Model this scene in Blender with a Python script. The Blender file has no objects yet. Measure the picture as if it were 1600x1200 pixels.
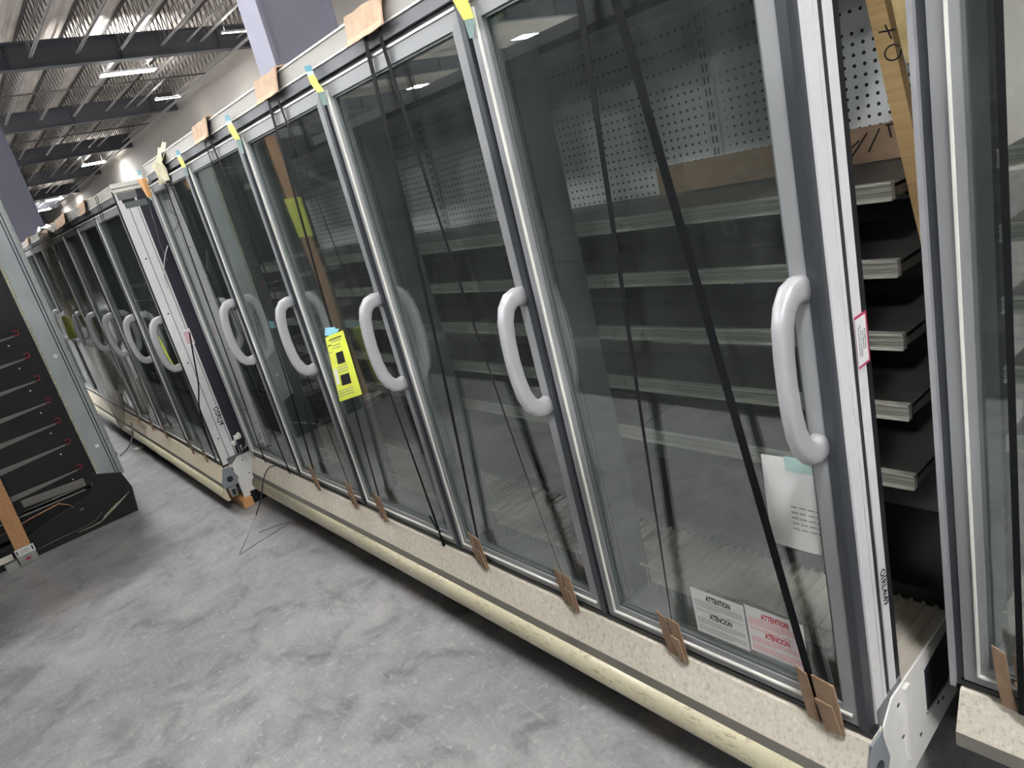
import bpy, bmesh, math, random
from mathutils import Vector, Matrix
random.seed(7)
S = bpy.context.scene
C = S.collection
PI = math.pi
ZF = 0.37                       # height of the door sills above the floor

# ------------------------------------------------------------------ camera
cd = bpy.data.cameras.new('camera')
cam = bpy.data.objects.new('camera', cd)
C.objects.link(cam)
cd.sensor_fit = 'HORIZONTAL'; cd.sensor_width = 36.0
cd.lens = 36.0 * 1084.943 / 1600.0
cd.clip_start = 0.02; cd.clip_end = 300
_r = Vector((0.63545885, 0.73410536, -0.23933528))
_d = Vector((0.08131399, -0.37186667, -0.92471791))
_f = Vector((-0.76784119, 0.56815887, -0.295999))
mw = Matrix.Identity(4)
for i in range(3):
    mw[i][0] = _r[i]; mw[i][1] = -_d[i]; mw[i][2] = -_f[i]
mw[0][3], mw[1][3], mw[2][3] = 4.40365, -1.13338, 1.32309 + ZF
cam.matrix_world = mw
S.camera = cam

# ------------------------------------------------------------------ world and exposure
w = bpy.data.worlds.new('world'); S.world = w; w.use_nodes = True
w.node_tree.nodes['Background'].inputs[0].default_value = (0.75, 0.82, 0.9, 1)
w.node_tree.nodes['Background'].inputs[1].default_value = 0.15
S.view_settings.view_transform = 'Standard'
S.view_settings.look = 'None'
S.view_settings.gamma = 1.0
S.view_settings.use_curve_mapping = False
S.view_settings.exposure = 1.95
LAMP = 55.0                     # radiance of the high bay diffusers

# ------------------------------------------------------------------ materials
def new_mat(name):
    m = bpy.data.materials.new(name); m.use_nodes = True
    nt = m.node_tree; b = nt.nodes['Principled BSDF']
    return m, nt, b

def plain(name, col, rough=0.5, metal=0.0, var=0.06, scale=14.0, bump=0.0, stretch=(1, 1, 1), spec=0.5):
    m, nt, b = new_mat(name)
    tc = nt.nodes.new('ShaderNodeTexCoord'); mp = nt.nodes.new('ShaderNodeMapping')
    mp.inputs['Scale'].default_value = stretch
    n = nt.nodes.new('ShaderNodeTexNoise'); n.inputs['Scale'].default_value = scale; n.inputs['Detail'].default_value = 5
    r = nt.nodes.new('ShaderNodeValToRGB')
    lo = [max(0, c * (1 - var)) for c in col]; hi = [min(1, c * (1 + var)) for c in col]
    r.color_ramp.elements[0].color = (*lo, 1); r.color_ramp.elements[1].color = (*hi, 1)
    r.color_ramp.elements[0].position = 0.3; r.color_ramp.elements[1].position = 0.7
    L = nt.links.new
    L(tc.outputs['Object'], mp.inputs['Vector']); L(mp.outputs[0], n.inputs['Vector'])
    L(n.outputs['Fac'], r.inputs[0]); L(r.outputs[0], b.inputs['Base Color'])
    b.inputs['Roughness'].default_value = rough; b.inputs['Metallic'].default_value = metal
    b.inputs['Specular IOR Level'].default_value = spec
    if bump:
        bp = nt.nodes.new('ShaderNodeBump'); bp.inputs['Strength'].default_value = bump; bp.inputs['Distance'].default_value = 0.005
        L(n.outputs['Fac'], bp.inputs['Height']); L(bp.outputs[0], b.inputs['Normal'])
    return m

def ramp(nt, src, stops):
    r = nt.nodes.new('ShaderNodeValToRGB')
    while len(r.color_ramp.elements) < len(stops): r.color_ramp.elements.new(0.5)
    for e, (p, c) in zip(r.color_ramp.elements, stops):
        e.position = p; e.color = (*c, 1)
    nt.links.new(src, r.inputs[0]); return r.outputs[0]

def noise(nt, vec, scale, detail=4, rough=0.55, dist=0.0):
    n = nt.nodes.new('ShaderNodeTexNoise'); n.inputs['Scale'].default_value = scale
    n.inputs['Detail'].default_value = detail; n.inputs['Roughness'].default_value = rough
    n.inputs['Distortion'].default_value = dist
    if vec is not None: nt.links.new(vec, n.inputs['Vector'])
    return n.outputs['Fac']

def mapping(nt, scale=(1, 1, 1), rot=(0, 0, 0), kind='Object'):
    tc = nt.nodes.new('ShaderNodeTexCoord'); mp = nt.nodes.new('ShaderNodeMapping')
    mp.inputs['Scale'].default_value = scale; mp.inputs['Rotation'].default_value = rot
    nt.links.new(tc.outputs[kind], mp.inputs['Vector']); return mp.outputs[0]

def mix(nt, fac, a, b, mode='MIX'):
    n = nt.nodes.new('ShaderNodeMix'); n.data_type = 'RGBA'; n.blend_type = mode
    for s, v in ((n.inputs[0], fac), (n.inputs[6], a), (n.inputs[7], b)):
        if hasattr(v, 'links') or isinstance(v, bpy.types.NodeSocket): nt.links.new(v, s)
        elif isinstance(v, (int, float)): s.default_value = v
        else: s.default_value = (*v, 1)
    return n.outputs[2]

def math_n(nt, op, a, b=None, c=None):
    n = nt.nodes.new('ShaderNodeMath'); n.operation = op
    for i, v in enumerate((a, b, c)):
        if v is None: continue
        if isinstance(v, bpy.types.NodeSocket): nt.links.new(v, n.inputs[i])
        else: n.inputs[i].default_value = v
    return n.outputs[0]

def mat_floor():
    m, nt, b = new_mat('polished_concrete')
    v = mapping(nt)
    big = noise(nt, v, 0.9, 6, 0.6, 0.4)
    mid = noise(nt, v, 5.0, 8, 0.65, 0.6)
    fine = noise(nt, v, 60.0, 6, 0.7)
    c1 = ramp(nt, big, [(0.30, (0.215, 0.215, 0.22)), (0.72, (0.36, 0.355, 0.35))])
    c2 = ramp(nt, mid, [(0.34, (0.46, 0.46, 0.48)), (0.47, (0.95, 0.95, 0.96)), (0.64, (1.28, 1.28, 1.28))])
    c = mix(nt, 0.75, c1, c2, 'MULTIPLY')
    c3 = ramp(nt, fine, [(0.3, (0.82, 0.82, 0.82)), (0.7, (1.12, 1.12, 1.12))])
    c = mix(nt, 0.8, c, c3, 'MULTIPLY')
    # long scratches and drag marks
    for ang, sc in ((0.5, 1.0), (-0.35, 0.8), (1.2, 1.3)):
        sv = mapping(nt, (1.2 * sc, 55.0 * sc, 1), (0, 0, ang))
        s = noise(nt, sv, 1.6, 3, 0.6)
        sm = ramp(nt, s, [(0.62, (0, 0, 0)), (0.70, (1, 1, 1))])
        gate = ramp(nt, noise(nt, v, 1.3 * sc, 2), [(0.45, (0, 0, 0)), (0.6, (1, 1, 1))])
        f = mix(nt, 1.0, sm, gate, 'MULTIPLY')
        c = mix(nt, math_n(nt, 'MULTIPLY', f, 0.35), c, (0.5, 0.5, 0.5))
    sp = ramp(nt, noise(nt, v, 30.0, 3, 0.6, 0.5), [(0.60, (0, 0, 0)), (0.70, (1, 1, 1))])
    c = mix(nt, math_n(nt, 'MULTIPLY', sp, 0.3), c, (0.6, 0.6, 0.58))
    nt.links.new(c, b.inputs['Base Color'])
    rr = ramp(nt, mid, [(0.3, (0.33, 0.33, 0.33)), (0.7, (0.52, 0.52, 0.52))])
    nt.links.new(rr, b.inputs['Roughness'])
    bp = nt.nodes.new('ShaderNodeBump'); bp.inputs['Strength'].default_value = 0.12; bp.inputs['Distance'].default_value = 0.002
    nt.links.new(fine, bp.inputs['Height']); nt.links.new(bp.outputs[0], b.inputs['Normal'])
    return m

def mat_laminate(name, base, dark, light):
    m, nt, b = new_mat(name)
    v = mapping(nt, (1, 1, 0.75))
    a = noise(nt, v, 95.0, 4, 0.6, 0.3)
    c = ramp(nt, a, [(0.34, dark), (0.46, base), (0.56, base), (0.68, light)])
    v2 = mapping(nt, (1, 1, 0.22))
    st = noise(nt, v2, 24.0, 3, 0.5)
    sm = ramp(nt, st, [(0.62, (0, 0, 0)), (0.72, (1, 1, 1))])
    c = mix(nt, math_n(nt, 'MULTIPLY', sm, 0.5), c, light)
    big = ramp(nt, noise(nt, v, 2.5, 3), [(0.3, (0.9, 0.89, 0.87)), (0.7, (1.04, 1.04, 1.04))])
    c = mix(nt, 1.0, c, big, 'MULTIPLY')
    nt.links.new(c, b.inputs['Base Color']); b.inputs['Roughness'].default_value = 0.42
    return m

def mat_bumper():
    m, nt, b = new_mat('scuffed_bumper_vinyl')
    v = mapping(nt, (0.35, 1, 1))
    a = noise(nt, v, 110.0, 5, 0.7, 0.5)
    g = ramp(nt, noise(nt, mapping(nt, (0.6, 1, 1)), 16.0, 4), [(0.38, (0, 0, 0)), (0.56, (1, 1, 1))])
    sp = ramp(nt, a, [(0.53, (0, 0, 0)), (0.62, (1, 1, 1))])
    f = mix(nt, 1.0, sp, g, 'MULTIPLY')
    c = mix(nt, math_n(nt, 'MULTIPLY', f, 0.75), (0.66, 0.61, 0.43), (0.33, 0.27, 0.14))
    nt.links.new(c, b.inputs['Base Color']); b.inputs['Roughness'].default_value = 0.36
    return m

def mat_glass():
    m = bpy.data.materials.new('door_glass'); m.use_nodes = True; nt = m.node_tree
    for n in list(nt.nodes): nt.nodes.remove(n)
    o = nt.nodes.new('ShaderNodeOutputMaterial')
    t = nt.nodes.new('ShaderNodeBsdfTransparent'); t.inputs[0].default_value = (0.93, 0.955, 0.945, 1)
    g = nt.nodes.new('ShaderNodeBsdfGlossy'); g.inputs['Roughness'].default_value = 0.0; g.inputs[0].default_value = (0.94, 0.96, 0.955, 1)
    d = nt.nodes.new('ShaderNodeBsdfDiffuse'); d.inputs[0].default_value = (0.55, 0.6, 0.57, 1)
    fr = nt.nodes.new('ShaderNodeFresnel'); fr.inputs['IOR'].default_value = 2.1
    m1 = nt.nodes.new('ShaderNodeMixShader'); m2 = nt.nodes.new('ShaderNodeMixShader')
    v = mapping(nt, (1, 1, 0.35))
    du = ramp(nt, noise(nt, v, 9.0, 5, 0.65, 0.4), [(0.30, (0.015, 0.015, 0.015)), (0.8, (0.055, 0.055, 0.055))])
    nt.links.new(du, m1.inputs[0]); nt.links.new(t.outputs[0], m1.inputs[1]); nt.links.new(d.outputs[0], m1.inputs[2])
    nt.links.new(math_n(nt, 'MINIMUM', fr.outputs[0], 0.34), m2.inputs[0]); nt.links.new(m1.outputs[0], m2.inputs[1]); nt.links.new(g.outputs[0], m2.inputs[2])
    nt.links.new(m2.outputs[0], o.inputs[0])
    return m

def mat_film():
    m = bpy.data.materials.new('stretch_film'); m.use_nodes = True; nt = m.node_tree
    for n in list(nt.nodes): nt.nodes.remove(n)
    o = nt.nodes.new('ShaderNodeOutputMaterial')
    t = nt.nodes.new('ShaderNodeBsdfTransparent'); t.inputs[0].default_value = (0.86, 0.83, 0.78, 1)
    g = nt.nodes.new('ShaderNodeBsdfPrincipled'); g.inputs['Base Color'].default_value = (0.42, 0.38, 0.32, 1); g.inputs['Roughness'].default_value = 0.2
    mx = nt.nodes.new('ShaderNodeMixShader')
    f = ramp(nt, noise(nt, mapping(nt, (6, 6, 1)), 4.0, 4), [(0.3, (0.4, 0.4, 0.4)), (0.75, (0.85, 0.85, 0.85))])
    nt.links.new(f, mx.inputs[0]); nt.links.new(t.outputs[0], mx.inputs[1]); nt.links.new(g.outputs[0], mx.inputs[2])
    nt.links.new(mx.outputs[0], o.inputs[0]); return m

def mat_perf():
    # white enamelled back panel with one-inch peg holes
    m, nt, b = new_mat('perforated_panel')
    tc = nt.nodes.new('ShaderNodeTexCoord'); sx = nt.nodes.new('ShaderNodeSeparateXYZ')
    nt.links.new(tc.outputs['Object'], sx.inputs[0])
    P = 0.0254
    u = math_n(nt, 'DIVIDE', sx.outputs[0], P); vv = math_n(nt, 'DIVIDE', math_n(nt, 'SUBTRACT', sx.outputs[2], 1.187 + ZF - P / 2), P)
    du = math_n(nt, 'SUBTRACT', math_n(nt, 'FRACT', u), 0.5)
    dv = math_n(nt, 'SUBTRACT', math_n(nt, 'FRACT', vv), 0.5)
    d2 = math_n(nt, 'ADD', math_n(nt, 'MULTIPLY', du, du), math_n(nt, 'MULTIPLY', dv, dv))
    hole = math_n(nt, 'LESS_THAN', d2, 0.03)
    row = math_n(nt, 'FLOOR', vv)
    odd = math_n(nt, 'MODULO', row, 2.0)
    upper = math_n(nt, 'GREATER_THAN', row, 9.5)
    keep = math_n(nt, 'SUBTRACT', 1.0, math_n(nt, 'MULTIPLY', upper, math_n(nt, 'SUBTRACT', 1.0, odd)))
    hole = math_n(nt, 'MULTIPLY', hole, keep)
    # blank bands beside the shelf standards, every 0.75 m
    s = math_n(nt, 'FRACT', math_n(nt, 'DIVIDE', math_n(nt, 'SUBTRACT', sx.outputs[0], 3.125 - 0.375), 0.75))
    near = math_n(nt, 'LESS_THAN', math_n(nt, 'ABSOLUTE', math_n(nt, 'SUBTRACT', s, 0.5)), 0.05)
    hole = math_n(nt, 'MULTIPLY', hole, math_n(nt, 'SUBTRACT', 1.0, near))
    base = ramp(nt, noise(nt, mapping(nt), 3.0, 3), [(0.3, (0.76, 0.77, 0.76)), (0.7, (0.82, 0.83, 0.82))])
    c = mix(nt, hole, base, (0.012, 0.012, 0.012))
    nt.links.new(c, b.inputs['Base Color']); b.inputs['Roughness'].default_value = 0.45
    return m

def mat_slots():
    m, nt, b = new_mat('slotted_standard')
    tc = nt.nodes.new('ShaderNodeTexCoord'); sx = nt.nodes.new('ShaderNodeSeparateXYZ')
    nt.links.new(tc.outputs['Object'], sx.inputs[0])
    f = math_n(nt, 'LESS_THAN', math_n(nt, 'FRACT', math_n(nt, 'DIVIDE', sx.outputs[2], 0.034)), 0.62)
    s = math_n(nt, 'FRACT', math_n(nt, 'DIVIDE', math_n(nt, 'SUBTRACT', sx.outputs[0], 3.125 - 0.375), 0.75))
    a = math_n(nt, 'ABSOLUTE', math_n(nt, 'SUBTRACT', s, 0.5))
    g = math_n(nt, 'MULTIPLY', math_n(nt, 'GREATER_THAN', a, 0.005), math_n(nt, 'LESS_THAN', a, 0.0125))
    c = mix(nt, math_n(nt, 'MULTIPLY', f, g), (0.68, 0.69, 0.68), (0.015, 0.015, 0.015))
    nt.links.new(c, b.inputs['Base Color']); b.inputs['Roughness'].default_value = 0.4
    return m

def mat_wood(name, a, c_, sc=(1.5, 30, 30)):
    m, nt, b = new_mat(name)
    v = mapping(nt, sc)
    n1 = noise(nt, v, 3.0, 5, 0.6, 1.2)
    c = ramp(nt, n1, [(0.3, a), (0.7, c_)])
    nt.links.new(c, b.inputs['Base Color']); b.inputs['Roughness'].default_value = 0.65
    return m

def mat_cardboard(name, col):
    m, nt, b = new_mat(name)
    v = mapping(nt, (1, 1, 1))
    wv = nt.nodes.new('ShaderNodeTexWave'); wv.inputs['Scale'].default_value = 90; wv.inputs['Distortion'].default_value = 0.5
    wv.bands_direction = 'Z'; nt.links.new(v, wv.inputs['Vector'])
    c = ramp(nt, wv.outputs['Fac'], [(0.0, [x * 0.82 for x in col]), (1.0, [min(1, x * 1.08) for x in col])])
    g = ramp(nt, noise(nt, v, 25, 5), [(0.3, (0.78, 0.76, 0.74)), (0.7, (1.1, 1.1, 1.1))])
    c = mix(nt, 1.0, c, g, 'MULTIPLY')
    nt.links.new(c, b.inputs['Base Color']); b.inputs['Roughness'].default_value = 0.8
    return m

def mat_emit(name, col, k):
    m = bpy.data.materials.new(name); m.use_nodes = True; nt = m.node_tree
    for n in list(nt.nodes): nt.nodes.remove(n)
    o = nt.nodes.new('ShaderNodeOutputMaterial'); e = nt.nodes.new('ShaderNodeEmission')
    e.inputs[0].default_value = (*col, 1); e.inputs[1].default_value = k
    nt.links.new(e.outputs[0], o.inputs[0]); return m

def mat_deck():
    m, nt, b = new_mat('roof_deck_paint')
    v = mapping(nt, (0.25, 2.2, 1))
    c = ramp(nt, noise(nt, v, 4.0, 4, 0.5), [(0.3, (0.55, 0.49, 0.44)), (0.7, (0.74, 0.69, 0.63))])
    nt.links.new(c, b.inputs['Base Color']); b.inputs['Roughness'].default_value = 0.8
    return m

G = dict(
    floor=mat_floor(),
    frame=plain('brushed_aluminium_frame', (0.30, 0.305, 0.31), 0.4, 0.1, 0.015, 3),
    framedk=plain('dark_frame_edge', (0.05, 0.055, 0.065), 0.35, 0.1),
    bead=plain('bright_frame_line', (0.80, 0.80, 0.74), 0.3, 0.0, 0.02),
    mull=plain('mullion_enamel', (0.14, 0.16, 0.155), 0.45, 0.15),
    post=plain('white_end_post', (0.74, 0.73, 0.73), 0.42, 0.0, 0.03),
    postlab=plain('post_grey_line', (0.42, 0.42, 0.44), 0.4, 0.2),
    header=plain('header_cream_trim', (0.34, 0.325, 0.29), 0.4, 0.05, 0.05, 5),
    headeredge=plain('header_bright_edge', (0.85, 0.83, 0.76), 0.3, 0.1),
    headergrey=plain('header_grey_band', (0.19, 0.19, 0.205), 0.45, 0.1),
    black=plain('black_gasket', (0.012, 0.013, 0.016), 0.45, 0, 0.2),
    laminate=mat_laminate('beige_stone_laminate', (0.76, 0.71, 0.60), (0.58, 0.53, 0.43), (0.88, 0.85, 0.75)),
    lammain=mat_laminate('worn_cream_laminate', (0.80, 0.71, 0.55), (0.70, 0.60, 0.44), (0.86, 0.79, 0.65)),
    kickgrey=plain('grey_kick_band', (0.25, 0.235, 0.205), 0.5, 0.0, 0.05, 6),
    bumper=mat_bumper(),
    glass=mat_glass(),
    film=mat_film(),
    handle=plain('silver_plastic_handle', (0.46, 0.46, 0.47), 0.36, 0.2, 0.03, 20),
    perf=mat_perf(), slots=mat_slots(),
    interior=plain('interior_grey_enamel', (0.55, 0.56, 0.55), 0.5),
    interiordk=plain('interior_dark', (0.035, 0.036, 0.036), 0.55),
    innerdk=plain('inner_back_enamel', (0.13, 0.135, 0.13), 0.5),
    canopy=plain('canopy_honeycomb', (0.045, 0.05, 0.052), 0.5, 0, 0.5, 160),
    shelf=plain('shelf_dark_enamel', (0.10, 0.095, 0.088), 0.4, 0.2, 0.15),
    lip=plain('shelf_aluminium_lip', (0.66, 0.64, 0.57), 0.25, 0.3, 0.02, 3),
    lipmid=plain('price_rail_face', (0.42, 0.41, 0.36), 0.3, 0.2, 0.02, 3),
    lipdk=plain('lip_groove', (0.30, 0.29, 0.25), 0.35, 0.4),
    deck=plain('deck_galvanised_slat', (0.58, 0.54, 0.46), 0.4, 0.3, 0.1, 6),
    white=plain('white_plastic', (0.82, 0.81, 0.78), 0.4, 0, 0.04),
    dull=plain('dull_grey_plastic', (0.25, 0.27, 0.29), 0.5),
    navyshade=plain('navy_shade_and_trim', (0.028, 0.031, 0.042), 0.5),  # shade colour for the open case end; also used on base trim
    navy=plain('dark_navy_panel', (0.02, 0.022, 0.03), 0.3),
    strap=plain('black_poly_strap', (0.010, 0.011, 0.012), 0.6, 0, 0.15, 60, spec=0.12),
    card=mat_cardboard('brown_cardboard', (0.36, 0.24, 0.155)),
    cardpale=mat_cardboard('pale_cardboard', (0.66, 0.47, 0.33)),
    wood=mat_wood('fir_lumber', (0.40, 0.20, 0.085), (0.56, 0.31, 0.15)),
    woody=mat_wood('yellow_pine_lumber', (0.42, 0.27, 0.11), (0.56, 0.37, 0.17)),
    woodor=mat_wood('orange_block', (0.65, 0.33, 0.12), (0.75, 0.42, 0.18)),
    yellow=plain('yellow_paper', (0.80, 0.86, 0.10), 0.7, 0, 0.08, 12),
    yellowdk=plain('yellow_tape', (0.66, 0.62, 0.10), 0.5, 0, 0.15, 60),
    teal=plain('teal_tape', (0.06, 0.26, 0.33), 0.45, 0, 0.1),
    tealpale=plain('pale_teal_tape', (0.45, 0.62, 0.58), 0.4, 0, 0.1),
    blue=plain('pale_blue_tape', (0.25, 0.58, 0.72), 0.5),
    paper=plain('white_paper', (0.80, 0.80, 0.78), 0.75, 0, 0.03),
    greypaper=plain('grey_ink_print', (0.32, 0.32, 0.32), 0.8),
    ink=plain('black_ink', (0.012, 0.012, 0.015), 0.6, 0, 0.1),
    red=plain('red_ink', (0.66, 0.03, 0.06), 0.55, 0, 0.05),
    redlight=plain('red_small_print', (0.80, 0.30, 0.33), 0.6),
    maroon=plain('crimson_label_border', (0.52, 0.05, 0.12), 0.5),
    column=plain('grey_violet_column_paint', (0.31, 0.31, 0.38), 0.5, 0, 0.05, 1.5),
    columnshade=plain('shaded_violet_column_paint', (0.10, 0.10, 0.135), 0.5, 0, 0.05, 1.5),  # same column paint, darkened to stand for the dimmer light there
    girder=plain('girder_slate_paint', (0.11, 0.115, 0.135), 0.55, 0, 0.1, 1.0),
    joist=plain('joist_grey_primer', (0.14, 0.13, 0.125), 0.5, 0.1, 0.15, 3),
    joistlt=plain('lit_chord_and_pipe_grey', (0.42, 0.41, 0.40), 0.45, 0.1, 0.1, 3),  # chords painted paler for light from below; also the pipe grey
    roof=mat_deck(),
    wall=plain('beige_wall_paint', (0.58, 0.54, 0.49), 0.75, 0, 0.04, 1.0),
    walldk=plain('darkened_wall_paint', (0.16, 0.16, 0.165), 0.75, 0, 0.05, 1.0),  # wall colour darkened so the mirrored distance looks unlit
    lamphouse=plain('lamp_housing', (0.7, 0.7, 0.7), 0.4),
    lamp=mat_emit('lamp_diffuser', (0.965, 0.985, 1.0), LAMP),
    uplight=mat_emit('lamp_uplight', (1.0, 0.985, 0.965), LAMP * 0.45),
    tubelamp=mat_emit('tube_diffuser', (1.0, 0.98, 0.94), LAMP * 0.25),
    endpost=plain('zinc_grey_post', (0.42, 0.46, 0.47), 0.42, 0.35, 0.12, 4),
    foam=plain('crumbling_foam', (0.48, 0.47, 0.33), 0.9, 0, 0.4, 90, bump=0.8),
    blackplastic=plain('black_moulded_plastic', (0.010, 0.011, 0.012), 0.5, 0, 0.3, 6),
    shelfgrey=plain('grey_shelf_edge', (0.20, 0.19, 0.175), 0.45, 0.2),
    steel=plain('galvanised_bracket', (0.42, 0.43, 0.40), 0.4, 0.6, 0.15, 30),
    wire=plain('grey_wire', (0.10, 0.10, 0.10), 0.4),
    cream=plain('cream_tub', (0.62, 0.58, 0.48), 0.5),
    chrome=plain('chromed_wire', (0.6, 0.6, 0.58), 0.25, 0.8),
)

# ------------------------------------------------------------------ mesh helpers
class MB:
    def __init__(s): s.v = []; s.f = []; s.m = []; s.sm = []
    def add(s, vs, fs, mi=0, smooth=False):
        n = len(s.v); s.v += [tuple(x) for x in vs]
        for f in fs: s.f.append([n + i for i in f]); s.m.append(mi); s.sm.append(smooth)
        return s
    def box(s, x0, x1, y0, y1, z0, z1, mi=0):
        v = [(x, y, z) for x in (x0, x1) for y in (y0, y1) for z in (z0, z1)]
        return s.add(v, [(0, 1, 3, 2), (4, 6, 7, 5), (0, 4, 5, 1), (2, 3, 7, 6), (0, 2, 6, 4), (1, 5, 7, 3)], mi)
    def obox(s, p0, p1, wv, tv, mi=0):
        """bar from p0 to p1 with half-width vector wv and half-thickness vector tv"""
        p0, p1, wv, tv = map(Vector, (p0, p1, wv, tv))
        v = [p + a * wv + b * tv for p in (p0, p1) for a in (-1, 1) for b in (-1, 1)]
        return s.add(v, [(0, 1, 3, 2), (4, 6, 7, 5), (0, 4, 5, 1), (2, 3, 7, 6), (0, 2, 6, 4), (1, 5, 7, 3)], mi)
    def quad(s, a, b, c, d, mi=0): return s.add([a, b, c, d], [(0, 1, 2, 3)], mi)
    def prism(s, prof, x0, x1, mi=0, smooth=False):
        """closed profile of (y, z) swept along x"""
        n = len(prof)
        v = [(x0, y, z) for y, z in prof] + [(x1, y, z) for y, z in prof]
        f = [(i, (i + 1) % n, n + (i + 1) % n, n + i) for i in range(n)]
        s.add(v, f, mi, smooth); n0 = len(s.v) - 2 * n
        s.f += [[n0 + i for i in range(n)][::-1], [n0 + n + i for i in range(n)]]; s.m += [mi, mi]; s.sm += [False, False]
        return s
    def tube(s, pts, r, n=8, mi=0, ry=None, up=(1, 0, 0), cap=True, sq=1.0):
        pts = [Vector(p) for p in pts]; rs = r if isinstance(r, (list, tuple)) else [r] * len(pts)
        rr = ry if ry is not None else 1.0
        base = len(s.v); k = len(pts)
        for i, p in enumerate(pts):
            t = (pts[min(i + 1, k - 1)] - pts[max(i - 1, 0)]).normalized()
            u = Vector(up) - t * t.dot(Vector(up))
            if u.length < 1e-4: u = Vector((0, 0.3, 1)) - t * t.dot(Vector((0, 0.3, 1)))
            u.normalize(); w_ = t.cross(u)
            for j in range(n):
                a = 2 * PI * j / n
                ca, sa = math.cos(a), math.sin(a)
                ca = math.copysign(abs(ca) ** sq, ca); sa = math.copysign(abs(sa) ** sq, sa)
                s.v.append(tuple(p + u * rs[i] * ca + w_ * rs[i] * rr * sa))
        for i in range(k - 1):
            for j in range(n):
                a = base + i * n + j; b = base + i * n + (j + 1) % n
                s.f.append([a, b, b + n, a + n]); s.m.append(mi); s.sm.append(True)
        if cap:
            s.f.append([base + j for j in range(n)][::-1]); s.f.append([base + (k - 1) * n + j for j in range(n)])
            s.m += [mi, mi]; s.sm += [False, False]
        return s
    def ribbon(s, pts, wvs, th, mi=0):
        """flat strip: pts centre line, wvs half-width vectors, th thickness"""
        pts = [Vector(p) for p in pts]; wvs = [Vector(x) for x in wvs]; b = len(s.v); k = len(pts)
        for i, p in enumerate(pts):
            t = (pts[min(i + 1, k - 1)] - pts[max(i - 1, 0)]).normalized()
            nn = t.cross(wvs[i]).normalized() * th / 2
            s.v += [tuple(p - wvs[i] - nn), tuple(p + wvs[i] - nn), tuple(p + wvs[i] + nn), tuple(p - wvs[i] + nn)]
        for i in range(k - 1):
            for j in range(4):
                a = b + 4 * i + j; c = b + 4 * i + (j + 1) % 4
                s.f.append([a, c, c + 4, a + 4]); s.m.append(mi); s.sm.append(False)
        s.f += [[b, b + 3, b + 2, b + 1], [b + 4 * k - 4 + j for j in range(4)]]; s.m += [mi, mi]; s.sm += [False] * 2
        return s
    def text(s, body, org, u, v, size, mi=0, depth=0.0004, sx=1.0, off=0.0, shear=0.0, align='LEFT'):
        """lettering on the plane spanned by u (reading direction) and v (up)"""
        cu = bpy.data.curves.new('t', 'FONT'); cu.body = body; cu.size = size; cu.offset = off; cu.shear = shear
        cu.align_x = align; cu.resolution_u = 2; cu.extrude = 0
        ob = bpy.data.objects.new('t', cu); C.objects.link(ob)
        bpy.context.view_layer.update()
        me = ob.to_mesh()
        u = Vector(u).normalized(); v = Vector(v).normalized(); n = u.cross(v); org = Vector(org)
        vs = [org + u * (q.co.x * sx) + v * q.co.y + n * depth for q in me.vertices]
        fs = [tuple(p.vertices) for p in me.polygons]
        s.add(vs, fs, mi)
        ob.to_mesh_clear(); bpy.data.objects.remove(ob); bpy.data.curves.remove(cu)
        return s
    def mesh(s, name, mats):
        me = bpy.data.meshes.new(name); me.from_pydata(s.v, [], s.f)
        for m in mats: me.materials.append(m)
        me.polygons.foreach_set('material_index', s.m); me.polygons.foreach_set('use_smooth', s.sm)
        me.update()
        return me
    def build(s, name, mats, parent=None, loc=(0, 0, 0), bevel=0, fix=True, rot=None):
        if not isinstance(mats, (list, tuple)): mats = [mats]
        me = s.mesh(name, mats)
        if fix:
            bm = bmesh.new(); bm.from_mesh(me); bmesh.ops.recalc_face_normals(bm, faces=bm.faces); bm.to_mesh(me); bm.free()
        return link(name, me, parent, loc, bevel, rot)

def link(name, me, parent=None, loc=(0, 0, 0), bevel=0, rot=None):
    o = bpy.data.objects.new(name, me); C.objects.link(o); o.location = loc
    if rot: o.rotation_euler = rot
    if parent: o.parent = parent
    if bevel:
        b = o.modifiers.new('bevel', 'BEVEL'); b.width = bevel; b.segments = 2; b.limit_method = 'ANGLE'
    return o

def thing(name, label, cat, loc=(0, 0, 0), group=None, rot=None):
    o = bpy.data.objects.new(name, None); C.objects.link(o); o.location = loc; o.empty_display_size = 0.1
    if rot: o.rotation_euler = rot
    return tag(o, label, cat, group)

def tag(o, label=None, cat=None, group=None, kind=None):
    if label: o['label'] = label
    if cat: o['category'] = cat
    if group: o['group'] = group
    if kind: o['kind'] = kind
    return o

def structure(o): o['kind'] = 'structure'; return o

def dup(o, parent=None):
    c = o.copy(); C.objects.link(c)
    if parent: c.parent = parent
    for ch in o.children: dup(ch, c)
    return c

def at_y(x, y, Y):
    """point on the vertical plane y = Y seen at pixel (x, y) of the 1600 x 1200 photograph"""
    d = _r * ((x - 800) / 1084.943) + _d * ((y - 600) / 1084.943) + _f
    c = Vector(mw.translation); return c + d * ((Y - c.y) / d.y)
def at_z(x, y, Zz):
    d = _r * ((x - 800) / 1084.943) + _d * ((y - 600) / 1084.943) + _f
    c = Vector(mw.translation); return c + d * ((Zz - c.z) / d.z)
def at_x(x, y, X):
    d = _r * ((x - 800) / 1084.943) + _d * ((y - 600) / 1084.943) + _f
    c = Vector(mw.translation); return c + d * ((X - c.x) / d.x)

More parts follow.
